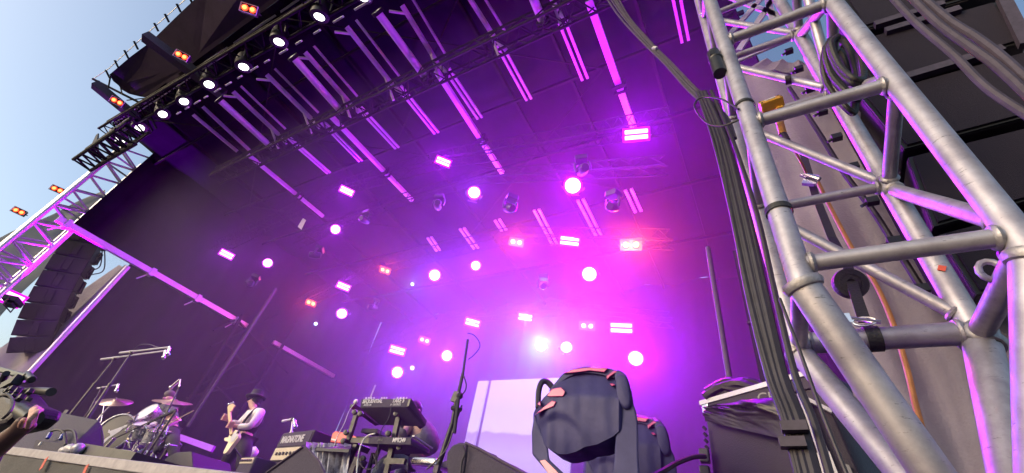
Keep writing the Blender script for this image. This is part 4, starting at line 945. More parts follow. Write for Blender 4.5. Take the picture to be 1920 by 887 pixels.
# drum kit
DY = 3.75
kit = thing('drum_kit', 'sparkle finish drum kit with black front head and two cymbals', 'drum kit', P(270, 850, Y=DY))
rz_ = DECK
MB().box((P(275, 850, Y=DY).x, DY+.3, DECK+.05), (3.4, 1.6, .1)).build('carpet_riser', 'deck', kit)
bc = P(214, 811, Y=DY-.25); bax = Vector((.5, -.85, .06)).normalized()
MB().lathe([(.30, 0), (.30, .50)], bc, -bax, 28).build('bass_drum_shell', 'pearl', kit, True)
MB().lathe([(.305, -.02), (.325, -.015), (.325, .03), (.305, .035)], bc, -bax, 28).lathe([(.30, .46), (.325, .465), (.325, .51), (.30, .515)], bc, -bax, 28).build('bass_drum_hoop', 'pearl', kit, True)
hd2 = MB().lathe([(0, .006), (.30, .0)], bc, bax, 28).build('bass_drum_head', 'blackhead', kit)
bq = frame(Vector((0, 0, 1)).cross(-bax)*-1, (0, 0, 1))
fig = []
BX = Vector((0, 0, 1)).cross(bax).normalized(); BZv = bax.cross(BX).normalized()*1
def onhead(x, z, o=.012): return bc + BX*x + BZv*z + bax*o
figs = MB()
for pts in ([(.09, .14), (.13, .16), (.14, .12), (.11, .09), (.06, .10)], [(.10, .10), (.06, .11), (-.02, .05), (-.08, .01), (-.12, .03), (-.10, -.02), (-.04, -.03), (-.02, -.06), (-.06, -.12), (-.07, -.2), (-.02, -.19), (.00, -.10), (.05, -.02), (.09, .04)]):
    figs.prism([onhead(x, z, .010) for x, z in pts], [onhead(x, z, .003) for x, z in pts])
sub(figs, 'white_emblem', 'label', hd2)
for (u, v, Y, r_, h_, ax_, nm) in ((272, 795, DY-.25, .155, .22, (.15, -.45, .9), 'rack_tom'), (256, 788, DY-.1, .12, .2, (-.05, -.4, .9), 'rack_tom'), (276, 772, DY+.0, .17, .24, (.1, -.9, .4), 'side_snare'), (302, 808, DY-.1, .19, .22, (.1, -.2, 1), 'floor_tom'), (265, 812, DY, .14, .13, (0, -.1, 1), 'snare_drum')):
    c = P(u, v, Y=Y); d = MB().lathe([(r_, -h_), (r_, 0)], c, ax_, 20).build(nm, 'pearl', kit, True)
    sub(MB().lathe([(r_+.003, -.03), (r_+.014, -.03), (r_+.014, .012), (r_+.003, .012)], c, ax_, 20).lathe([(r_+.003, -h_-.005), (r_+.012, -h_-.005), (r_+.012, -h_+.03), (r_+.003, -h_+.03)], c, ax_, 20), 'hoop', 'chrome', d, smooth=True)
    sub(MB().lathe([(0, .006), (r_, .003)], c, ax_, 20), 'skin', 'drumhead', d)
cyms = [((216, 752), DY-.1, .30, (.28, -.45, 1), (190, 778)), ((325, 752), DY-.15, .30, (.15, -.30, 1), (302, 800)), ((322, 781), DY-.1, .16, (.35, -.25, 1), (310, 815)), ((196, 757), DY+.25, .0, (0, 0, 1), (190, 790))]
for (uv, Y, r_, ax_, ft_) in cyms:
    c = P(*uv, Y=Y); f_ = P(*ft_, Y=Y)
    if r_: 
        cy1 = MB().lathe([(0, .035), (.05, .028), (.07, .012), (r_*.95, -.018), (r_, -.024), (r_*.95, -.026), (.06, 0), (0, .02)], c, ax_, 26).build('cymbal', 'gold', kit, True)
        sub(MB().tube(c, c+Vector(ax_).normalized()*.07, .016, 8), 'wing_nut', 'chrome', cy1)
    s_ = MB().tube(f_, c, .012, 7); g_ = Vector((f_.x, f_.y, DECK+.12)); s_.tube(g_, f_, .014, 7)
    for k in range(3): a_ = k*2.09+.4; s_.tube(g_+Vector((0, 0, .35)), g_+Vector((.3*math.cos(a_), .3*math.sin(a_), -.02)), .010, 6)
    s_.build('cymbal_stand', 'chrome', kit, True)
hw_ = MB(); random.seed(5)
for k in range(16):
    u = random.uniform(236, 318); v = random.uniform(806, 838); a = P(u, v, Y=DY-.2+random.uniform(-.15, .2)); b = P(u+random.uniform(-16, 16), v+random.uniform(-24, 24), Y=DY-.2+random.uniform(-.15, .2))
    hw_.tube(a, b, .011, 6).ball(a, .022, 6)
hw_.build('hardware', 'chrome', kit, True)
mt_ = MB()
for (u, v) in ((252, 790), (262, 815), (243, 820), (285, 822), (296, 835), (276, 843)):
    c = P(u, v, Y=DY-.35); MB().tube(c, c+Vector((.05, -.04, .09)), .022, 8).build('clip_microphone', 'chrome', kit, True)

def boom_stand(name, label, foot, top, b0, b1, Y, r=.018, mic=True, m='blackmetal', Yb=None, bm='alu_far'):
    f, t = P(*foot, Y=Y), P(*top, Y=Y); Yb = Yb or Y
    s_ = thing(name, label, 'microphone stand', f, 'microphone stands on the stage')
    mid = f.lerp(t, .5)
    MB().tube(f, mid, r*1.25, 8).tube(mid, t, r*.8, 8).tube(mid-(t-f)*.01, mid+(t-f)*.02, r*1.6, 8).build('pole', m, s_, True)
    MB().ball(t, r*2, 8).box(t, (r*4, r*2, r*3)).build('boom_joint', 'blackmetal', s_)
    a, b = P(*b0, Y=Y), P(*b1, Y=Yb); MB().tube(a, b, r*.8, 8).tube(a, a.lerp(b, .3), r*1.15, 8).build('boom', bm, s_, True)
    if mic:
        d = (b-a).normalized(); d2 = (d+Vector((.2, 0, -1.2))).normalized(); c_ = MB().tube(b, b+d2*.16, .024, 10).ball(b+d2*.19, .036, 10).build('microphone', 'chrome', s_, True)
    g = Vector((f.x, f.y, DECK+.02)); l_ = MB()
    for k in range(3): a_ = k*2.09+.8; l_.tube(g+Vector((0, 0, .08)), g+Vector((.3*math.cos(a_), .3*math.sin(a_), 0)), .011, 6)
    if f.z > DECK+.1: l_.tube(g, f, r*1.2, 8)
    l_.build('tripod', 'blackmetal', s_, True); return s_
boom_stand('microphone_stand', 'left one of two tall stands with long pale booms over the drums', (136, 772), (214, 674), (190, 674), (310, 658), 3.1, .02)
s2 = boom_stand('microphone_stand', 'right one of two tall stands with long pale booms, bright microphone at its tip', (160, 790), (246, 662), (225, 662), (318, 651), 2.95, .02)
MB().path(curve_pts([P(247, 660, Y=2.95), P(262, 647, Y=2.95), P(280, 646, Y=2.95), P(300, 653, Y=2.95)], 5), .008, 5).build('lead', 'greycable', s2, True)
boom_stand('microphone_stand', 'short stand with tilted boom and small pink microphone above the left cymbal', (168, 770), (190, 728), (183, 728), (222, 721), 3.3, .014, bm='beam')
boom_stand('microphone_stand', 'stand with a hanging microphone above the right cymbal', (300, 800), (336, 727), (336, 727), (338, 712), 3.4, .013)
boom_stand('microphone_stand', 'dark boom stand reaching across the bass drum head', (330, 770), (278, 794), (330, 768), (215, 822), 3.25, .013, bm='blackmetal')
boom_stand('microphone_stand', 'short violet lit stand with sideways boom behind the amplifier', (543, 838), (549, 787), (530, 790), (551, 785), 4.6, .02, m='beam', bm='beam')

# drummer
def person(label, loc): return thing('person', label, 'person', loc)
dr = person('seated drummer in dark patterned shirt, face behind the right cymbal, arms reaching to the drums', P(315, 830, Y=4.2))
q = lambda u, v, Y: P(u, v, Y=Y)
Yd = 4.15
V = [q(318, 815, Yd), q(314, 795, Yd), q(308, 772, Yd), q(311, 761, Yd), q(315, 752, Yd-.03), q(317, 743, Yd-.05),   # 0-5 pelvis..head
     q(296, 768, Yd-.05), q(276, 783, Yd-.2), q(256, 783, Yd-.45), q(247, 784, Yd-.5),                        # 6-9 arm to the left in the picture
     q(322, 771, Yd-.05), q(330, 790, Yd-.2), q(310, 800, Yd-.4), q(303, 802, Yd-.45),                          # 10-13 other arm
     q(300, 822, Yd-.5), q(296, 850, Yd-.5), q(325, 828, Yd-.45), q(326, 860, Yd-.45)]
E_ = [(0, 1), (1, 2), (2, 3), (3, 4), (4, 5), (2, 6), (6, 7), (7, 8), (8, 9), (2, 10), (10, 11), (11, 12), (12, 13), (0, 14), (14, 15), (0, 16), (16, 17)]
skin('body', V, E_, [.15, .14, .16, .06, .085, .085, .065, .05, .035, .035, .065, .05, .035, .035, .08, .05, .08, .05], 'skin', dr)
skin('shirt', V[:3]+[q(310, 765, Yd)]+[V[6], V[7], V[10], V[11]], [(0, 1), (1, 2), (2, 3), (2, 4), (4, 5), (2, 6), (6, 7)], [.17, .165, .18, .10, .085, .06, .085, .062], 'drumshirt', dr)
skin('trousers', [V[0], V[14], V[15], V[16], V[17]], [(0, 1), (1, 2), (0, 3), (3, 4)], [.165, .095, .065, .095, .065], 'trousers', dr)
MB().ball(q(319, 740, Yd-.02), (.10, .11, .085), 12).build('hair', 'greyhair', dr, True)
hc_ = q(315, 748, Yd-.1)
fc_ = MB(); fc_.ball(hc_+Vector((-.02, -.06, -.01)), (.018, .03, .025), 8); fc_.build('nose', 'skin', dr, True)
fd = MB()
for (h0, sgn) in ((q(247, 784, Yd-.5), -1), (q(303, 802, Yd-.45), 1)):
    for k in range(5): fd.path([h0+Vector((.02*k-.04, -.02, .02)), h0+Vector((.02*k-.045, -.055, .0)), h0+Vector((.02*k-.04, -.04, -.035))], .011, 6)
fd.build('fingers', 'skin', dr, True)
for (a, b, lb) in (((226, 782), (243, 774), 0), ((340, 781), (363, 770), 1)): pass
meta(MB().tube(q(250, 786, 3.62), q(224, 783, 3.55), .009, 6, .007).tube(q(229, 781, 3.6), q(243, 773, 3.62), .010, 6, .007).build('drum_stick', 'wood', None, True), 'pale drum stick in the hand beside the bass drum', 'drum stick')
meta(MB().tube(q(303, 802, 3.7), q(363, 770, 3.3), .011, 6, .008).build('drum_stick', 'wood', None, True), 'pale drum stick pointing up to the right past the cymbals', 'drum stick')
MB().lathe([(.17, 0), (.18, .05), (.16, .08)], q(318, 836, Yd), (0, 0, 1), 18).tube(q(318, 836, Yd), Vector((q(318, 836, Yd).x, Yd, DECK)), .03, 8).build('drum_throne', 'blackplastic', None, True)
o = bpy.data.objects['drum_throne']; meta(o, 'round black drum stool under the drummer', 'stool')

# low battens, magenta stage light put in as their glow, and little monitor in front of the wing
for (a, b, Y, lb) in (((333, 818), (400, 842), 6.4, 'horizontal batten given a magenta glow right of the drummer'), ((314, 847), (326, 850), 5.0, 'short batten end given a magenta glow beside the small monitor'), ((360, 862), (412, 872), 4.9, 'batten given a magenta glow low behind the guitarist')):
    meta(MB().bar(P(*a, Y=Y), P(*b, Y=Y+.01), .06, .14).build('glow_batten', E_BAT), lb, 'batten')
w2 = thing('floor_monitor', 'small dark floor monitor between drummer and guitarist', 'stage monitor', P(335, 865, Y=3.2), G_)
a_ = [P(u, v, Y=3.0) for u, v in ((303, 868), (312, 858), (330, 848), (356, 846), (359, 847), (361, 876), (304, 874))]
MB().prism(a_, [p_+Vector((.05, .5, .0)) for p_ in a_]).build('cabinet', 'cab', w2, bevel=.01)
cs_ = thing('cable_ramp', 'flat dark case with pale edges lying on the stage before the drums', 'case', P(240, 860, Y=2.6))
cr_ = MB(); aa, bb = P(190, 852, Y=2.35), P(300, 874, Y=2.25); cr_.bar(aa, bb, .5, .10); cr_.build('case', 'deck', cs_)
MB().bar(P(190, 850, Y=2.08), P(232, 857, Y=2.08), .03, .05).bar(P(228, 846, Y=2.5), P(250, 850, Y=2.5), .03, .04).build('edge_strip', 'lip', cs_)

# ------------------------------------------------------------------ guitarist
Yg = 4.5
gu = person('standing guitarist in black hat, white shirt and black vest leaning back with a cream guitar', P(440, 880, Y=Yg))
V = [q(453, 822, Yg), q(462, 805, Yg), q(477, 783, Yg), q(476, 769, Yg), q(474, 757, Yg), q(475, 749, Yg),     # pelvis, waist, chest, neck, jaw, crown
     q(490, 772, Yg-.17), q(469, 800, Yg-.28), q(443, 799, Yg-.38), q(434, 797, Yg-.42),                            # near arm
     q(470, 775, Yg+.17), q(448, 797, Yg+.05), q(429, 789, Yg-.18), q(425, 784, Yg-.24),                           # far arm
     q(437, 845, Yg-.06), q(418, 878, Yg), q(408, 890, Yg-.08), q(460, 846, Yg+.0), q(450, 885, Yg+.08), q(440, 897, Yg)]
E_ = [(0, 1), (1, 2), (2, 3), (3, 4), (4, 5), (2, 6), (6, 7), (7, 8), (8, 9), (2, 10), (10, 11), (11, 12), (12, 13), (0, 14), (14, 15), (15, 16), (0, 17), (17, 18), (18, 19)]
skin('body', V, E_, [.13, .12, .15, .055, .075, .088, .06, .045, .032, .034, .06, .045, .032, .034, .08, .05, .035, .08, .05, .035], 'skin', gu)
skin('shirt', [V[1], V[2], q(477, 773, Yg), V[6], V[7], q(446, 800, Yg-.36), V[10], V[11], q(433, 791, Yg-.14)], [(0, 1), (1, 2), (1, 3), (3, 4), (4, 5), (1, 6), (6, 7), (7, 8)], [.13, .155, .08, .075, .058, .048, .09, .07, .05], 'shirt', gu)
skin('vest', [q(455, 817, Yg), q(465, 803, Yg), q(479, 787, Yg), q(481, 777, Yg)], [(0, 1), (1, 2), (2, 3)], [(.16, .15), (.155, .15), (.175, .16), (.12, .11)], 'vest', gu)
skin('trousers', [V[0], V[14], V[15], V[17], V[18]], [(0, 1), (1, 2), (0, 3), (3, 4)], [.165, .115, .085, .115, .085], 'trousers', gu)
skin('shoe', [V[16], V[16]+Vector((-.14, -.05, -.0))], [(0, 1)], [.06, .045], 'rubber', gu); skin('shoe', [V[19], V[19]+Vector((-.14, -.05, 0))], [(0, 1)], [.06, .045], 'rubber', gu)
hp = q(476, 750, Yg); hup = (V[5]-V[3]).normalized(); hup = Vector((-.02, 0, 1)).lerp(hup, .3).normalized()
MB().ball(hp+Vector((.06, .03, -.0)), (.075, .095, .11), 14).ball(hp+Vector((.10, .03, -.08)), (.045, .07, .06), 10).build('hair', 'hair', gu, True)
MB().lathe([(.0, .135), (.06, .14), (.095, .125), (.105, .06), (.112, .012), (.165, .0), (.175, .012), (.178, .006), (.165, -.012), (.10, -.01)], hp+Vector((.02, 0, .045)), (-.12, -.05, 1), 24).build('hat', 'vest', gu, True)
sub(MB().lathe([(.110, .014), (.115, .016), (.108, .05), (.104, .05)], hp+Vector((.02, 0, .045)), (-.12, -.05, 1), 24), 'hat_band', 'greycable', gu.children[-1], smooth=True)
MB().ball(hp+Vector((-.095, -.03, -.035)), (.022, .014, .022), 8).build('nose', 'skin', gu, True)
MB().path([hp+Vector((-.09, -.07, .005)), hp+Vector((-.03, -.10, .0)), hp+Vector((.04, -.105, 0))], .006, 5).lathe([(.022, 0), (.027, .004), (.022, .008)], hp+Vector((-.082, -.065, 0)), (-1, -.5, 0), 10).build('glasses', 'hair', gu, True)
fd = MB()
for (h0, dx_) in ((q(434, 797, Yg-.46), .012), (q(424, 783, Yg-.28), .012)):
    for k in range(5): fd.path([h0+Vector((.02, .03, .045-.022*k)), h0+Vector((-.03, -.02, .045-.022*k)), h0+Vector((-.015, -.055, .04-.022*k)), h0+Vector((.02, -.05, .036-.022*k))], .011, 6)
fd.build('fingers', 'skin', gu, True)
gt = thing('electric_guitar', 'cream electric guitar with pale neck held upright by the man in the hat', 'guitar', q(430, 830, 4.0))
Yt = Yg-.42
body = smooth_ring([(441, 806), (436, 812), (431, 812), (428, 819), (421, 821), (421, 827), (427, 829), (421, 842), (418, 850), (424, 849), (432, 838), (440, 828), (446, 818), (444, 808)], 4)
pxprism(MB(), body, Yt, .05, (.02, 0, 0)).build('body', 'cream', gt, bevel=.006)
nk = MB().bar(q(434, 815, Yt-.01), q(430, 768, Yt-.05), .05, .025, up=(0, -1, 0)).build('neck', 'maple', gt)
hs = MB(); pxprism(hs, [(427, 770), (426, 763), (430, 759), (436, 757), (441, 760), (437, 765), (434, 771)], Yt-.06, .02); hs.build('headstock', 'maple', gt, bevel=.003)
pxprism(MB(), [(437, 813), (443, 810), (445, 817), (438, 827), (432, 830), (432, 822)], Yt-.006, .004).build('pickguard', 'label', gt)
tn = MB()
for k in range(4): tn.ball(q(428+k*3, 758+k*.0-k, Yt-.05), .014, 6)
tn.build('tuning_peg', 'chrome', gt, True)
MB().path(curve_pts([q(446, 812, Yt), q(455, 795, Yg-.2), q(470, 775, Yg-.2), q(484, 765, Yg-.08), q(488, 780, Yg+.15)], 5), .02, 6).build('strap', 'vest', gt, True)
cable('guitar_lead', 'thin black lead running from the guitar along the deck', [q(440, 840, Yt), q(452, 858, 4.3), q(470, 876, 4.2), q(510, 886, 4.0)], .010)
# violet reflective disc light behind him
bl = thing('small_floor_light', 'small magenta floor light on a thin stand behind the guitarist', 'stage light', q(463, 868, 5.2))
MB().lathe([(0, .03), (.09, .02), (.12, -.03), (.08, -.12), (0, -.14)], q(469, 848, 5.2), (-.2, -1, .1), 16).build('head', 'beam', bl, True)
MB().tube(q(468, 852, 5.2), q(460, 874, 5.2), .018, 6).tube(q(466, 846, 5.2), q(484, 800, 5.2), .012, 6).build('stand', 'blackmetal', bl, True)

# ------------------------------------------------------------------ amplifiers
def boxpx(mb, p, w, d, h, rot=None):
    """box whose front lower left corner is p"""
    rot = rot or Matrix.Identity(3); return mb.box(p+rot@Vector((w/2, d/2, h/2)), (w, d, h), rot)
RA = Matrix.Rotation(R(-12), 3, 'Z')
am = thing('guitar_amplifier', 'low amplifier with cream control panel behind the feet of the guitarist', 'amplifier', q(460, 880, 3.9))
p0 = q(446, 874, 3.9); p0.z -= .30
boxpx(MB(), p0, .50, .3, .42, RA).build('cabinet', 'wedge', am, bevel=.015)
p_ = p0+RA@Vector((.02, -.012, .33)); boxpx(MB(), p_, .46, .014, .07, RA).build('control_panel', 'creamface', am)
kn = MB()
for k in range(7): kn.tube(p_+RA@Vector((.05+k*.06, 0, .035)), p_+RA@Vector((.05+k*.06, -.022, .035)), .014, 8)
kn.build('knob', 'blackplastic', am)
ah = thing('amplifier_head', 'amplifier head with white block lettering over a pale grille panel, right of the guitarist', 'amplifier', q(540, 860, 4.2))
p0 = q(505, 866, 4.2); boxpx(MB(), p0, 1.0, .35, .40, RA).build('cabinet', 'cab', ah, bevel=.015)
boxpx(MB(), p0+RA@Vector((.02, -.010, .02)), .96, .012, .16, RA).build('lower_panel', 'creamface', ah)
boxpx(MB(), p0+RA@Vector((.02, -.010, .20)), .96, .012, .17, RA).build('upper_panel', 'wedge', ah)
text('MAGNATONE', 'lettering', 'label', ah, p0+RA@Vector((.46, -.018, .285)), .13, frame(RA@Vector((1, 0, 0)), (0, 0, 1)), sx=.85, bold=.004)
text('M  I  W', 'panel_mark', 'blackplastic', ah, p0+RA@Vector((.30, -.018, .10)), .08, frame(RA@Vector((1, 0, 0)), (0, 0, 1)), sx=.85) if 0 else None
kn = MB()
for k in range(6): kn.tube(p0+RA@Vector((.16+k*.11, -.01, .10)), p0+RA@Vector((.16+k*.11, -.03, .10)), .022, 8)
kn.build('knob', 'blackplastic', ah)
lc = thing('speaker_cabinet', 'dark speaker cabinet under the lettered amplifier head', 'speaker', q(520, 880, 4.2))
p1 = p0+Vector((-.12, 0, -(p0.z-DECK))); boxpx(MB(), p1, 1.15, .4, p0.z-DECK-.01, RA).build('cabinet', 'cab', lc, bevel=.015)
boxpx(MB(), p1+RA@Vector((.04, -.010, .04)), 1.07, .012, p0.z-DECK-.1, RA).build('grille', 'grille', lc)
# big dark wedge in front
w3 = thing('floor_monitor', 'big dark floor monitor in front of the amplifier, peaked top at mid stage', 'stage monitor', q(550, 880, 2.75), G_)
A = [q(u, v, 2.75) for u, v in ((497, 889), (567, 838), (572, 838), (598, 866), (612, 900), (497, 900))]
MB().prism(A, [p_+Vector((-.35, .3, .0)) for p_ in A]).build('cabinet', 'wedge', w3, bevel=.01)
sub(MB().path([q(497, 888, 2.74), q(568, 837, 2.74)], .010, 6).path([q(571, 837, 2.74), q(585, 850, 2.74), q(598, 866, 2.74), q(610, 892, 2.74)], .010, 6), 'edge_trim', 'greycable', w3.children[0])
# table under silver cloth
tb_ = thing('side_table', 'side table draped with crinkled silver patterned cloth beside the keyboards', 'table', q(605, 880, 3.3))
A = [q(u, v, 3.3) for u, v in ((566, 838), (581, 829), (632, 832), (660, 834))]
top_ = MB().prism([A[0], A[1], A[3]+Vector((0, 0, .0)), q(655, 842, 3.1)], [p_-Vector((0, 0, .03)) for p_ in (A[0], A[1], A[3], q(655, 842, 3.1))]).build('tabletop', 'blackplastic', tb_)
clo = MB().patch(q(575, 912, 3.25), q(652, 912, 3.25), q(658, 833, 3.25), q(578, 830, 3.25), 50, 16, lambda u, v: .045*math.sin(u*34+v*1.5)*(1.1-v*.6)+.02*math.sin(u*77), .008).build('tablecloth', 'silvercloth', None, True)
meta(clo, 'silver and black crinkled cloth hanging in folds from the side table', 'tablecloth')

# ------------------------------------------------------------------ keyboards
Yk = 3.35
ks = thing('keyboard_stand', 'black two tier keyboard stand with slanted uprights and round knobs', 'keyboard stand', q(700, 885, Yk))
def kbar(a, b, w_, Y=None, Y2=None):
    return MB().bar(q(*a, Y or Yk), q(*b, Y2 or Y or Yk), w_, .035, up=(0, -1, 0))
for (a, b) in (((671, 770), (653, 826)), ((648, 826), (640, 900)), ((750, 772), (722, 900)), ((668, 834), (640, 900))):
    kbar(a, b, .055).build('upright', 'blackmetal', ks)
for (a, b, Y1, Y2) in (((660, 760), (708, 795), Yk-.05, Yk+.4), ((748, 758), (792, 800), Yk-.05, Yk+.35), ((645, 828), (690, 845), Yk-.05, Yk+.4), ((722, 828), (768, 850), Yk-.05, Yk+.3)):
    kbar(a, b, .06, Y1, Y2).build('support_arm', 'blackmetal', ks)
kbar((660, 826), (730, 829), .05).build('cross_bar', 'blackmetal', ks); kbar((722, 865), (760, 866), .05).build('cross_bar', 'blackmetal', ks)
for (a, b) in (((700, 850), (688, 895)), ((712, 838), (700, 870)), ((683, 858), (672, 895))): kbar(a, b, .03, Yk+.2).build('rear_leg', 'blackmetal', ks)
for (u, v) in ((676, 776), (665, 773), (649, 811), (644, 827), (743, 776), (728, 813), (730, 829), (749, 839), (680, 860)):
    c = q(u, v, Yk-.06); MB().lathe([(.0, .022), (.026, .018), (.030, 0), (.026, -.02)], c, (.3, -1, 0), 14).build('knob', 'blackplastic', ks, True)
# upper synth: seen from below and behind
sy = thing('synthesizer', 'upper synthesizer with white block lettering along its back edge', 'keyboard', q(715, 760, Yk))
a0, a1 = q(675, 764, Yk-.12), q(762, 763, Yk-.16); a2, a3 = q(766, 748, Yk-.16), q(678, 748, Yk-.12)
f0, f1 = q(712, 797, Yk+.16), q(793, 800, Yk+.10); f2, f3 = q(796, 791, Yk+.12), q(716, 789, Yk+.18)
sbx = MB().add([a0, a1, a2, a3, f0, f1, f2, f3], [(0, 1, 2, 3), (4, 7, 6, 5), (0, 4, 5, 1), (3, 2, 6, 7), (0, 3, 7, 4), (1, 5, 6, 2)]).build('case', 'wedge', sy, bevel=.004)
sd2 = MB().prism([a1, a2, f2, f1], [p_+Vector((.03, .0, .01)) for p_ in (a1, a2, f2, f1)]).build('end_cheek', 'blackplastic', sy, bevel=.003)
kx = (a1-a0).normalized(); ky = (a3-a0).normalized(); kf = frame(kx, ky); ctr = (a0+a1+a2+a3)/4; nn = kf@Vector((0, 0, 1)); nn = nn if nn.y < 0 else -nn
wpx = (a1-a0).length
text('SEQUENTIAL', 'lettering', 'label', sy, a0.lerp(a1, .27)+(a3-a0)*.66+nn*.004, .058, kf, sx=.95, bold=.001)
text('TAKE 5', 'lettering', 'label', sy, a0.lerp(a1, .83)+(a3-a0)*.66+nn*.004, .058, kf, sx=.95, bold=.001)
text('AUDIO IN', 'lettering', 'label', sy, a0.lerp(a1, .17)+(a3-a0)*.24+nn*.004, .03, kf, sx=.9)
text('A  OUTPUTS', 'lettering', 'label', sy, a0.lerp(a1, .78)+(a3-a0)*.24+nn*.004, .03, kf, sx=.9)
kn = MB()
for t_ in (.1, .16, .22, .28, .45, .5, .55, .78, .84, .9, .96): kn.tube(a3.lerp(a2, t_), a3.lerp(a2, t_)+ky*.018, .009, 6)
kn.build('knob', 'white', sy)
# lower controller
mk = thing('controller_keyboard', 'lower dark keyboard with grey letters and digits on its back edge', 'keyboard', q(730, 828, Yk))
a0, a1 = q(690, 832, Yk-.1), q(770, 834, Yk-.16); a2, a3 = q(771, 820, Yk-.16), q(692, 818, Yk-.1)
f0, f1 = q(735, 852, Yk+.2), q(805, 851, Yk+.12); f2, f3 = q(806, 843, Yk+.14), q(738, 842, Yk+.2)
MB().add([a0, a1, a2, a3, f0, f1, f2, f3], [(0, 1, 2, 3), (4, 7, 6, 5), (0, 4, 5, 1), (3, 2, 6, 7), (0, 3, 7, 4), (1, 5, 6, 2)]).build('case', 'wedge', mk, bevel=.004)
MB().bar(a2+Vector((.02, 0, .012)), f2+Vector((.02, 0, .012)), .03, .012).build('side_strip', 'label', mk)
kx = (a1-a0).normalized(); ky = (a3-a0).normalized(); kf = frame(kx, ky); nn = kf@Vector((0, 0, 1)); nn = nn if nn.y < 0 else -nn
text('MPK249', 'lettering', 'label', mk, a0.lerp(a1, .74)+(a3-a0)*.5+nn*.004, .055, kf, sx=.95, bold=.001)
text('AKAI', 'lettering', 'greyprint', mk, a0.lerp(a1, .30)+(a3-a0)*.5+nn*.004, .03, kf)
lk = thing('module', 'flat dark sound module resting between the two keyboards', 'keyboard', q(700, 808, Yk+.2))
MB().prism([q(679, 803, Yk+.1), q(708, 804, Yk+.1), q(707, 812, Yk+.1), q(676, 811, Yk+.1)], [q(700, 812, Yk+.5), q(725, 813, Yk+.5), q(724, 819, Yk+.5), q(698, 818, Yk+.5)]).build('case', 'wedge', lk, bevel=.004)
MB().prism([q(668, 818, Yk+.05), q(724, 820, Yk+.05), q(724, 832, Yk+.05), q(665, 830, Yk+.05)], [q(700, 830, Yk+.4), q(740, 832, Yk+.4), q(740, 840, Yk+.4), q(698, 838, Yk+.4)]).build('lower_case', 'cab', lk, bevel=.004)
rk2 = thing('red_keyboard', 'bright red keyboard end sticking out left of the stand', 'keyboard', q(635, 820, Yk))
A = [q(u, v, Yk+.1) for u, v in ((619, 829), (623, 812), (628, 808), (652, 812), (653, 829), (640, 831))]
MB().prism(A, [p_+Vector((.02, .10, .0)) for p_ in A]).build('case', 'red', rk2, bevel=.008)
MB().prism([q(u, v, Yk+.12) for u, v in ((659, 820), (662, 817), (668, 818), (667, 825), (659, 826))], [q(u, v, Yk+.2) for u, v in ((659, 820), (662, 817), (668, 818), (667, 825), (659, 826))]).build('case_end', 'red', rk2, bevel=.004)
MB().prism([q(u, v, Yk+.09) for u, v in ((621, 822), (630, 824), (630, 827), (621, 825))], [q(u, v, Yk+.1) for u, v in ((621, 822), (630, 824), (630, 827), (621, 825))]).build('panel', 'drumhead', rk2)
cable('white_jack_lead', 'thick pale lead arching down from the lower keyboard', [q(703, 813, Yk-.12), q(688, 818, Yk-.12), q(677, 834, Yk-.12), q(671, 860, Yk-.12), q(668, 900, Yk-.12)], .007, 'white')
cable('patch_lead', 'thin looping lead in front of the keyboard stand uprights', [q(667, 755, Yk-.12), q(655, 770, Yk-.12), q(645, 795, Yk-.12), q(632, 820, Yk-.12), q(622, 850, Yk-.12)], .004, 'white')
meta(MB().ball(q(667, 753, Yk-.12), (.028, .02, .026), 10).build('jack_plug', 'white', None, True), 'white round plug at the upper left corner of the synthesizer', 'plug')
cable('hanging_lead', 'thin dark lead hanging from the underside of the synthesizer', [q(734, 762, Yk-.14), q(728, 785, Yk-.14), q(716, 805, Yk-.14), q(710, 830, Yk-.14), q(706, 880, Yk-.14)], .004)
cable('hanging_lead', 'dark lead looping low between the stand legs', [q(672, 862, Yk-.1), q(680, 876, Yk-.1), q(694, 880, Yk-.1), q(705, 870, Yk-.1), q(700, 852, Yk-.1)], .005, 'greycable')
dr_ = meta(MB().tube(q(694, 748, 4.4), q(704, 722, 4.4), .012, 6).build('thin_antenna', 'label', None, True), 'short white rod sticking up behind the synthesizer', 'rod')
pb = MB(); random.seed(3)
for k in range(7): 
    c = q(random.uniform(637, 672), random.uniform(852, 884), 3.9); pb.box(c, (random.uniform(.08, .2), .1, random.uniform(.05, .12)), Matrix.Rotation(random.uniform(-.7, .7), 3, 'Y'))
meta(pb.build('pedal_board', 'cab'), 'cluster of magenta lit pedals and boxes under the keyboards', 'pedals')

# ------------------------------------------------------------------ keyboardist
Yp = 4.0
kp = person('seated keyboard player in grey jacket and light jeans, head hidden behind the synthesizer', q(790, 860, Yp))
V = [q(795, 855, Yp), q(797, 830, Yp), q(787, 796, Yp), q(779, 780, Yp-.05), q(778, 774, Yp-.1), q(776, 768, Yp-.12),
     q(769, 797, Yp-.15), q(756, 815, Yp-.25), q(742, 822, Yp-.3), q(736, 824, Yp-.32),
     q(795, 800, Yp+.2), q(772, 822, Yp+.05), q(752, 833, Yp-.1), q(745, 834, Yp-.12),
     q(752, 856, Yp-.15), q(714, 876, Yp-.2), q(700, 910, Yp-.2), q(765, 862, Yp+.1), q(745, 905, Yp+.1)]
E_ = [(0, 1), (1, 2), (2, 3), (3, 4), (4, 5), (2, 6), (6, 7), (7, 8), (8, 9), (2, 10), (10, 11), (11, 12), (12, 13), (0, 14), (14, 15), (15, 16), (0, 17), (17, 18)]
skin('body', V, E_, [.12, .13, .13, .06, .075, .08, .06, .045, .032, .034, .06, .045, .032, .034, .08, .06, .05, .08, .05], 'skin', kp)
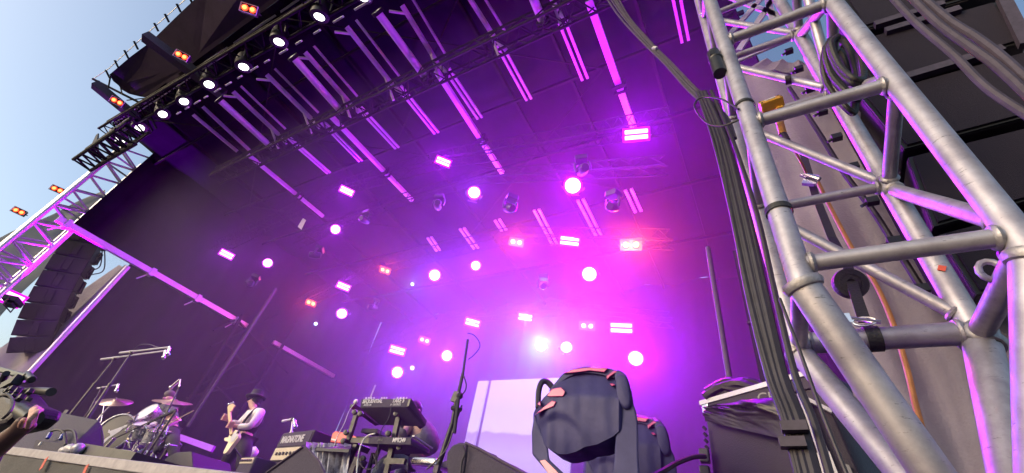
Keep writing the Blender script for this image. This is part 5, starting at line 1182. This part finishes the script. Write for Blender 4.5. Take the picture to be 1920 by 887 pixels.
jk = skin('jacket', [V[0], V[1], V[2], q(781, 786, Yp-.04), V[6], V[7], q(743, 821, Yp-.29), V[10], V[11], q(755, 831, Yp-.08)], [(0, 1), (1, 2), (2, 3), (2, 4), (4, 5), (5, 6), (2, 7), (7, 8), (8, 9)], [.165, .19, .18, .09, .105, .08, .055, .105, .08, .055], 'jacket', kp)
skin('jeans', [V[0], V[14], V[15], V[16], V[17], V[18]], [(0, 1), (1, 2), (2, 3), (0, 4), (4, 5)], [.16, .115, .09, .08, .11, .08], 'jeans', kp)
MB().ball(q(777, 767, Yp-.08), (.095, .10, .10), 12).build('hair', 'hair', kp, True)
fd = MB()
for h0 in (q(735, 824, Yp-.32), q(744, 834, Yp-.12)):
    for k in range(5): fd.path([h0+Vector((.02, .02*k-.04, .01)), h0+Vector((-.03, .02*k-.045, .012)), h0+Vector((-.06, .02*k-.045, -.01))], .010, 6)
fd.build('fingers', 'skin', kp, True)
bn = thing('bench', 'padded bench with pale reflective edge under the keyboard player', 'bench', q(795, 880, Yp))
pb_ = q(795, 873, Yp); MB().box(pb_, (.62, .38, .09)).build('seat', 'chrome', bn, bevel=.03)
for sx_ in (-1, 1): MB().tube(pb_+Vector((.25*sx_, 0, -.04)), Vector((pb_.x-.2*sx_, pb_.y, DECK)), .018, 6).build('leg', 'blackmetal', bn, True)
bx_ = meta(MB().prism([q(u, v, 3.9) for u, v in ((822, 868), (838, 864), (846, 877), (825, 876))], [q(u, v, 4.1) for u, v in ((822, 868), (838, 864), (846, 877), (825, 876))]).build('effects_box', 'greycable'), 'small grey pedal box right of the bench', 'box')

# centre microphone stand, raised boom
cm = thing('tall_microphone_stand', 'tall dark boom stand in front of the keyboard player, thin tip in the smoke', 'microphone stand', q(820, 890, 2.7))
MB().tube(q(815, 895, 2.7), q(848, 795, 2.7), .020, 10).tube(q(848, 795, 2.7), q(856, 748, 2.7), .016, 10).build('pole', 'blackmetal', cm, True)
MB().box(q(855, 745, 2.7), (.055, .04, .08), Matrix.Rotation(.2, 3, 'Y')).tube(q(848, 765, 2.68), q(864, 768, 2.68), .018, 8).ball(q(862, 742, 2.68), .028, 8).build('clutch', 'blackmetal', cm)
MB().tube(q(860, 745, 2.66), q(852, 812, 2.66), .014, 8).build('counterweight', 'blackmetal', cm, True)
MB().tube(q(858, 745, 2.7), q(868, 700, 2.7), .014, 8).tube(q(868, 700, 2.7), q(877, 637, 2.7), .011, 8).build('boom', 'greycable', cm, True)
MB().path(curve_pts([q(877, 625, 2.7), q(888, 628, 2.7), q(898, 640, 2.7), q(899, 652, 2.7), q(888, 666, 2.7), q(878, 674, 2.7)], 5), .004, 5).path(curve_pts([q(869, 704, 2.68), q(874, 720, 2.68), q(872, 733, 2.68), q(862, 744, 2.68)], 4), .006, 5).path(curve_pts([q(866, 760, 2.68), q(852, 800, 2.66), q(838, 840, 2.66), q(820, 862, 2.66), q(800, 880, 2.66)], 5), .006, 5).build('lead', 'rubber', cm, True)
MB().box(q(819, 880, 2.68), (.04, .03, .05)).build('foot_sleeve', 'greycable', cm)
# rounded monitor just left of the moving heads
w4 = thing('floor_monitor', 'rounded dark floor monitor sloping down right below the video screen', 'stage monitor', q(880, 870, 2.45), G_)
A = [q(u, v, 2.45) for u, v in ((840, 900), (836, 868), (838, 848), (848, 834), (862, 829), (875, 830), (872, 862), (866, 900))]
MB().prism(A, [p_+Vector((.04, .35, .02)) for p_ in A]).build('side_cheek', 'wedge', w4, bevel=.012)
A = [q(u, v, 2.42) for u, v in ((873, 831), (900, 843), (895, 870), (868, 884))]
A = [q(873, 831, 2.47), q(872, 862, 2.47), q(866, 905, 2.47), q(1010, 905, 2.3), q(975, 884, 2.35), q(900, 843, 2.44)]
MB().prism(A, [p_+Vector((.0, .5, .03)) for p_ in A]).build('cabinet', 'wedge', w4, bevel=.01)
sub(MB().path([q(873, 830, 2.45), q(900, 842, 2.42), q(975, 883, 2.33), q(1005, 900, 2.28)], .008, 6), 'edge_trim', 'greycable', w4.children[1])
MB().path(curve_pts([q(868, 836, 2.42), q(872, 850, 2.42), q(866, 866, 2.42), q(864, 890, 2.42)], 4), .007, 6).build('lead', 'rubber', w4, True)

# ------------------------------------------------------------------ camera and operator at the far left
Yc = .62
vc = thing('broadcast_camera', 'big shoulder camera with viewfinder and magenta highlights at the left picture edge', 'video camera', P(20, 760, Y=Yc))
A = [q(u, v, Yc) for u, v in ((-40, 705), (-5, 716), (8, 728), (20, 748), (40, 757), (30, 774), (6, 794), (-40, 806))]
MB().prism(A, [p_+Vector((.0, .16, .02)) for p_ in A]).build('body', 'cab', vc, bevel=.02)
MB().bar(q(-10, 690, Yc+.05), q(52, 708, Yc+.05), .05, .03).tube(q(50, 702, Yc+.05), q(60, 712, Yc+.05), .02, 8).build('top_handle', 'blackplastic', vc, bevel=.006)
MB().bar(q(5, 728, Yc+.02), q(35, 712, Yc+.02), .04, .05).tube(q(5, 712, Yc+.02), q(12, 700, Yc), .016, 8).build('handle_post', 'blackmetal', vc)
MB().tube(q(66, 732, Yc+.1), q(96, 735, Yc+.1), .018, 12, .021).tube(q(50, 732, Yc+.1), q(66, 732, Yc+.1), .015, 10).build('viewfinder', 'blackplastic', vc, True)
det = MB(); random.seed(9)
for k in range(12): 
    c = q(random.uniform(10, 60), random.uniform(722, 752), Yc-.03); det.box(c, (random.uniform(.012, .04), .02, random.uniform(.008, .03)), Matrix.Rotation(random.uniform(-.6, .6), 3, 'Y'))
det.build('switch_cluster', 'fixture', vc, bevel=.003)
MB().path(curve_pts([q(-5, 745, Yc-.05), q(14, 740, Yc-.05), q(24, 752, Yc-.05), q(20, 770, Yc-.05), q(5, 785, Yc-.05)], 5), .006, 6).build('cable', 'rubber', vc, True)
MB().tube(q(38, 770, Yc+.03), q(62, 785, Yc+.03), .035, 12).build('grip', 'blackplastic', vc, True)
op = person('camera operator, only a forearm and curled magenta lit hand reaching round the camera grip', q(0, 850, Yc))
Yh = Yc-.02
w_ = q(36, 806, Yh); el = q(-60, 880, Yh+.05)
skin('body', [el, q(-10, 842, Yh+.02), w_, q(46, 796, Yh), q(56, 788, Yh)], [(0, 1), (1, 2), (2, 3), (3, 4)], [.05, .045, .032, (.038, .026), (.040, .022)], 'shadedskin', op)
for k in range(4):
    b0 = q(52+k*3.2, 803-k*3, Yh-.01); b1 = q(57+k*3.4, 786-k*3.5, Yh-.035); b2 = q(60+k*4, 768-k*1.0+(6 if k == 3 else 0), Yh-.03); b3 = q(68+k*3.6, 762+k*2.2, Yh-.0)
    skin('finger', [b0, b1, b2, b3], [(0, 1), (1, 2), (2, 3)], [.0095, .0095, .009, .0075], 'skin', op, 2)
skin('thumb', [q(40, 800, Yh-.01), q(42, 792, Yh-.03), q(46, 786, Yh-.04)], [(0, 1), (1, 2)], [.012, .011, .009], 'skin', op, 2)
skin('sleeve', [el+Vector((-.1, 0, -.05)), el, q(-22, 852, Yh+.03)], [(0, 1), (1, 2)], [.075, .07, .062], 'vest', op)

# ================================================================== STAGE SMOKE
sm = MB().box(((XL+XR)/2, 8.45, (DECK+.02+RZ-.9)/2), (XR-XL-.3, 12.7, RZ-.9-DECK-.02)).build('stage_smoke', 'deck'); meta(sm, kind='stuff')
hm = bpy.data.materials.new('smoke'); hm.use_nodes = True; n = hm.node_tree
for nd in list(n.nodes):
    if nd.type == 'BSDF_PRINCIPLED': n.nodes.remove(nd)
pv = n.nodes.new('ShaderNodeVolumePrincipled'); pv.inputs['Color'].default_value = (.9, .74, .95, 1); pv.inputs['Density'].default_value = HAZE; pv.inputs['Anisotropy'].default_value = .62

tc = n.nodes.new('ShaderNodeTexCoord'); vm = n.nodes.new('ShaderNodeVectorMath'); vm.operation = 'SUBTRACT'; vm.inputs[1].default_value = (-5.6, 11.0, 5.0); n.links.new(tc.outputs['Object'], vm.inputs[0])
v2 = n.nodes.new('ShaderNodeVectorMath'); v2.operation = 'MULTIPLY'; v2.inputs[1].default_value = (1/5.5, 1/4.5, 1/4.5); n.links.new(vm.outputs[0], v2.inputs[0])
vl = n.nodes.new('ShaderNodeVectorMath'); vl.operation = 'LENGTH'; n.links.new(v2.outputs[0], vl.inputs[0])
mr = n.nodes.new('ShaderNodeMapRange'); mr.interpolation_type = 'SMOOTHSTEP'; mr.inputs[1].default_value = 0; mr.inputs[2].default_value = 1.7; mr.inputs[3].default_value = HAZE*6.8; mr.inputs[4].default_value = HAZE; n.links.new(vl.outputs['Value'], mr.inputs[0])
n.links.new(mr.outputs[0], pv.inputs['Density'])
n.links.new(pv.outputs[0], n.nodes['Material Output'].inputs['Volume']); sm.data.materials.clear(); sm.data.materials.append(hm)
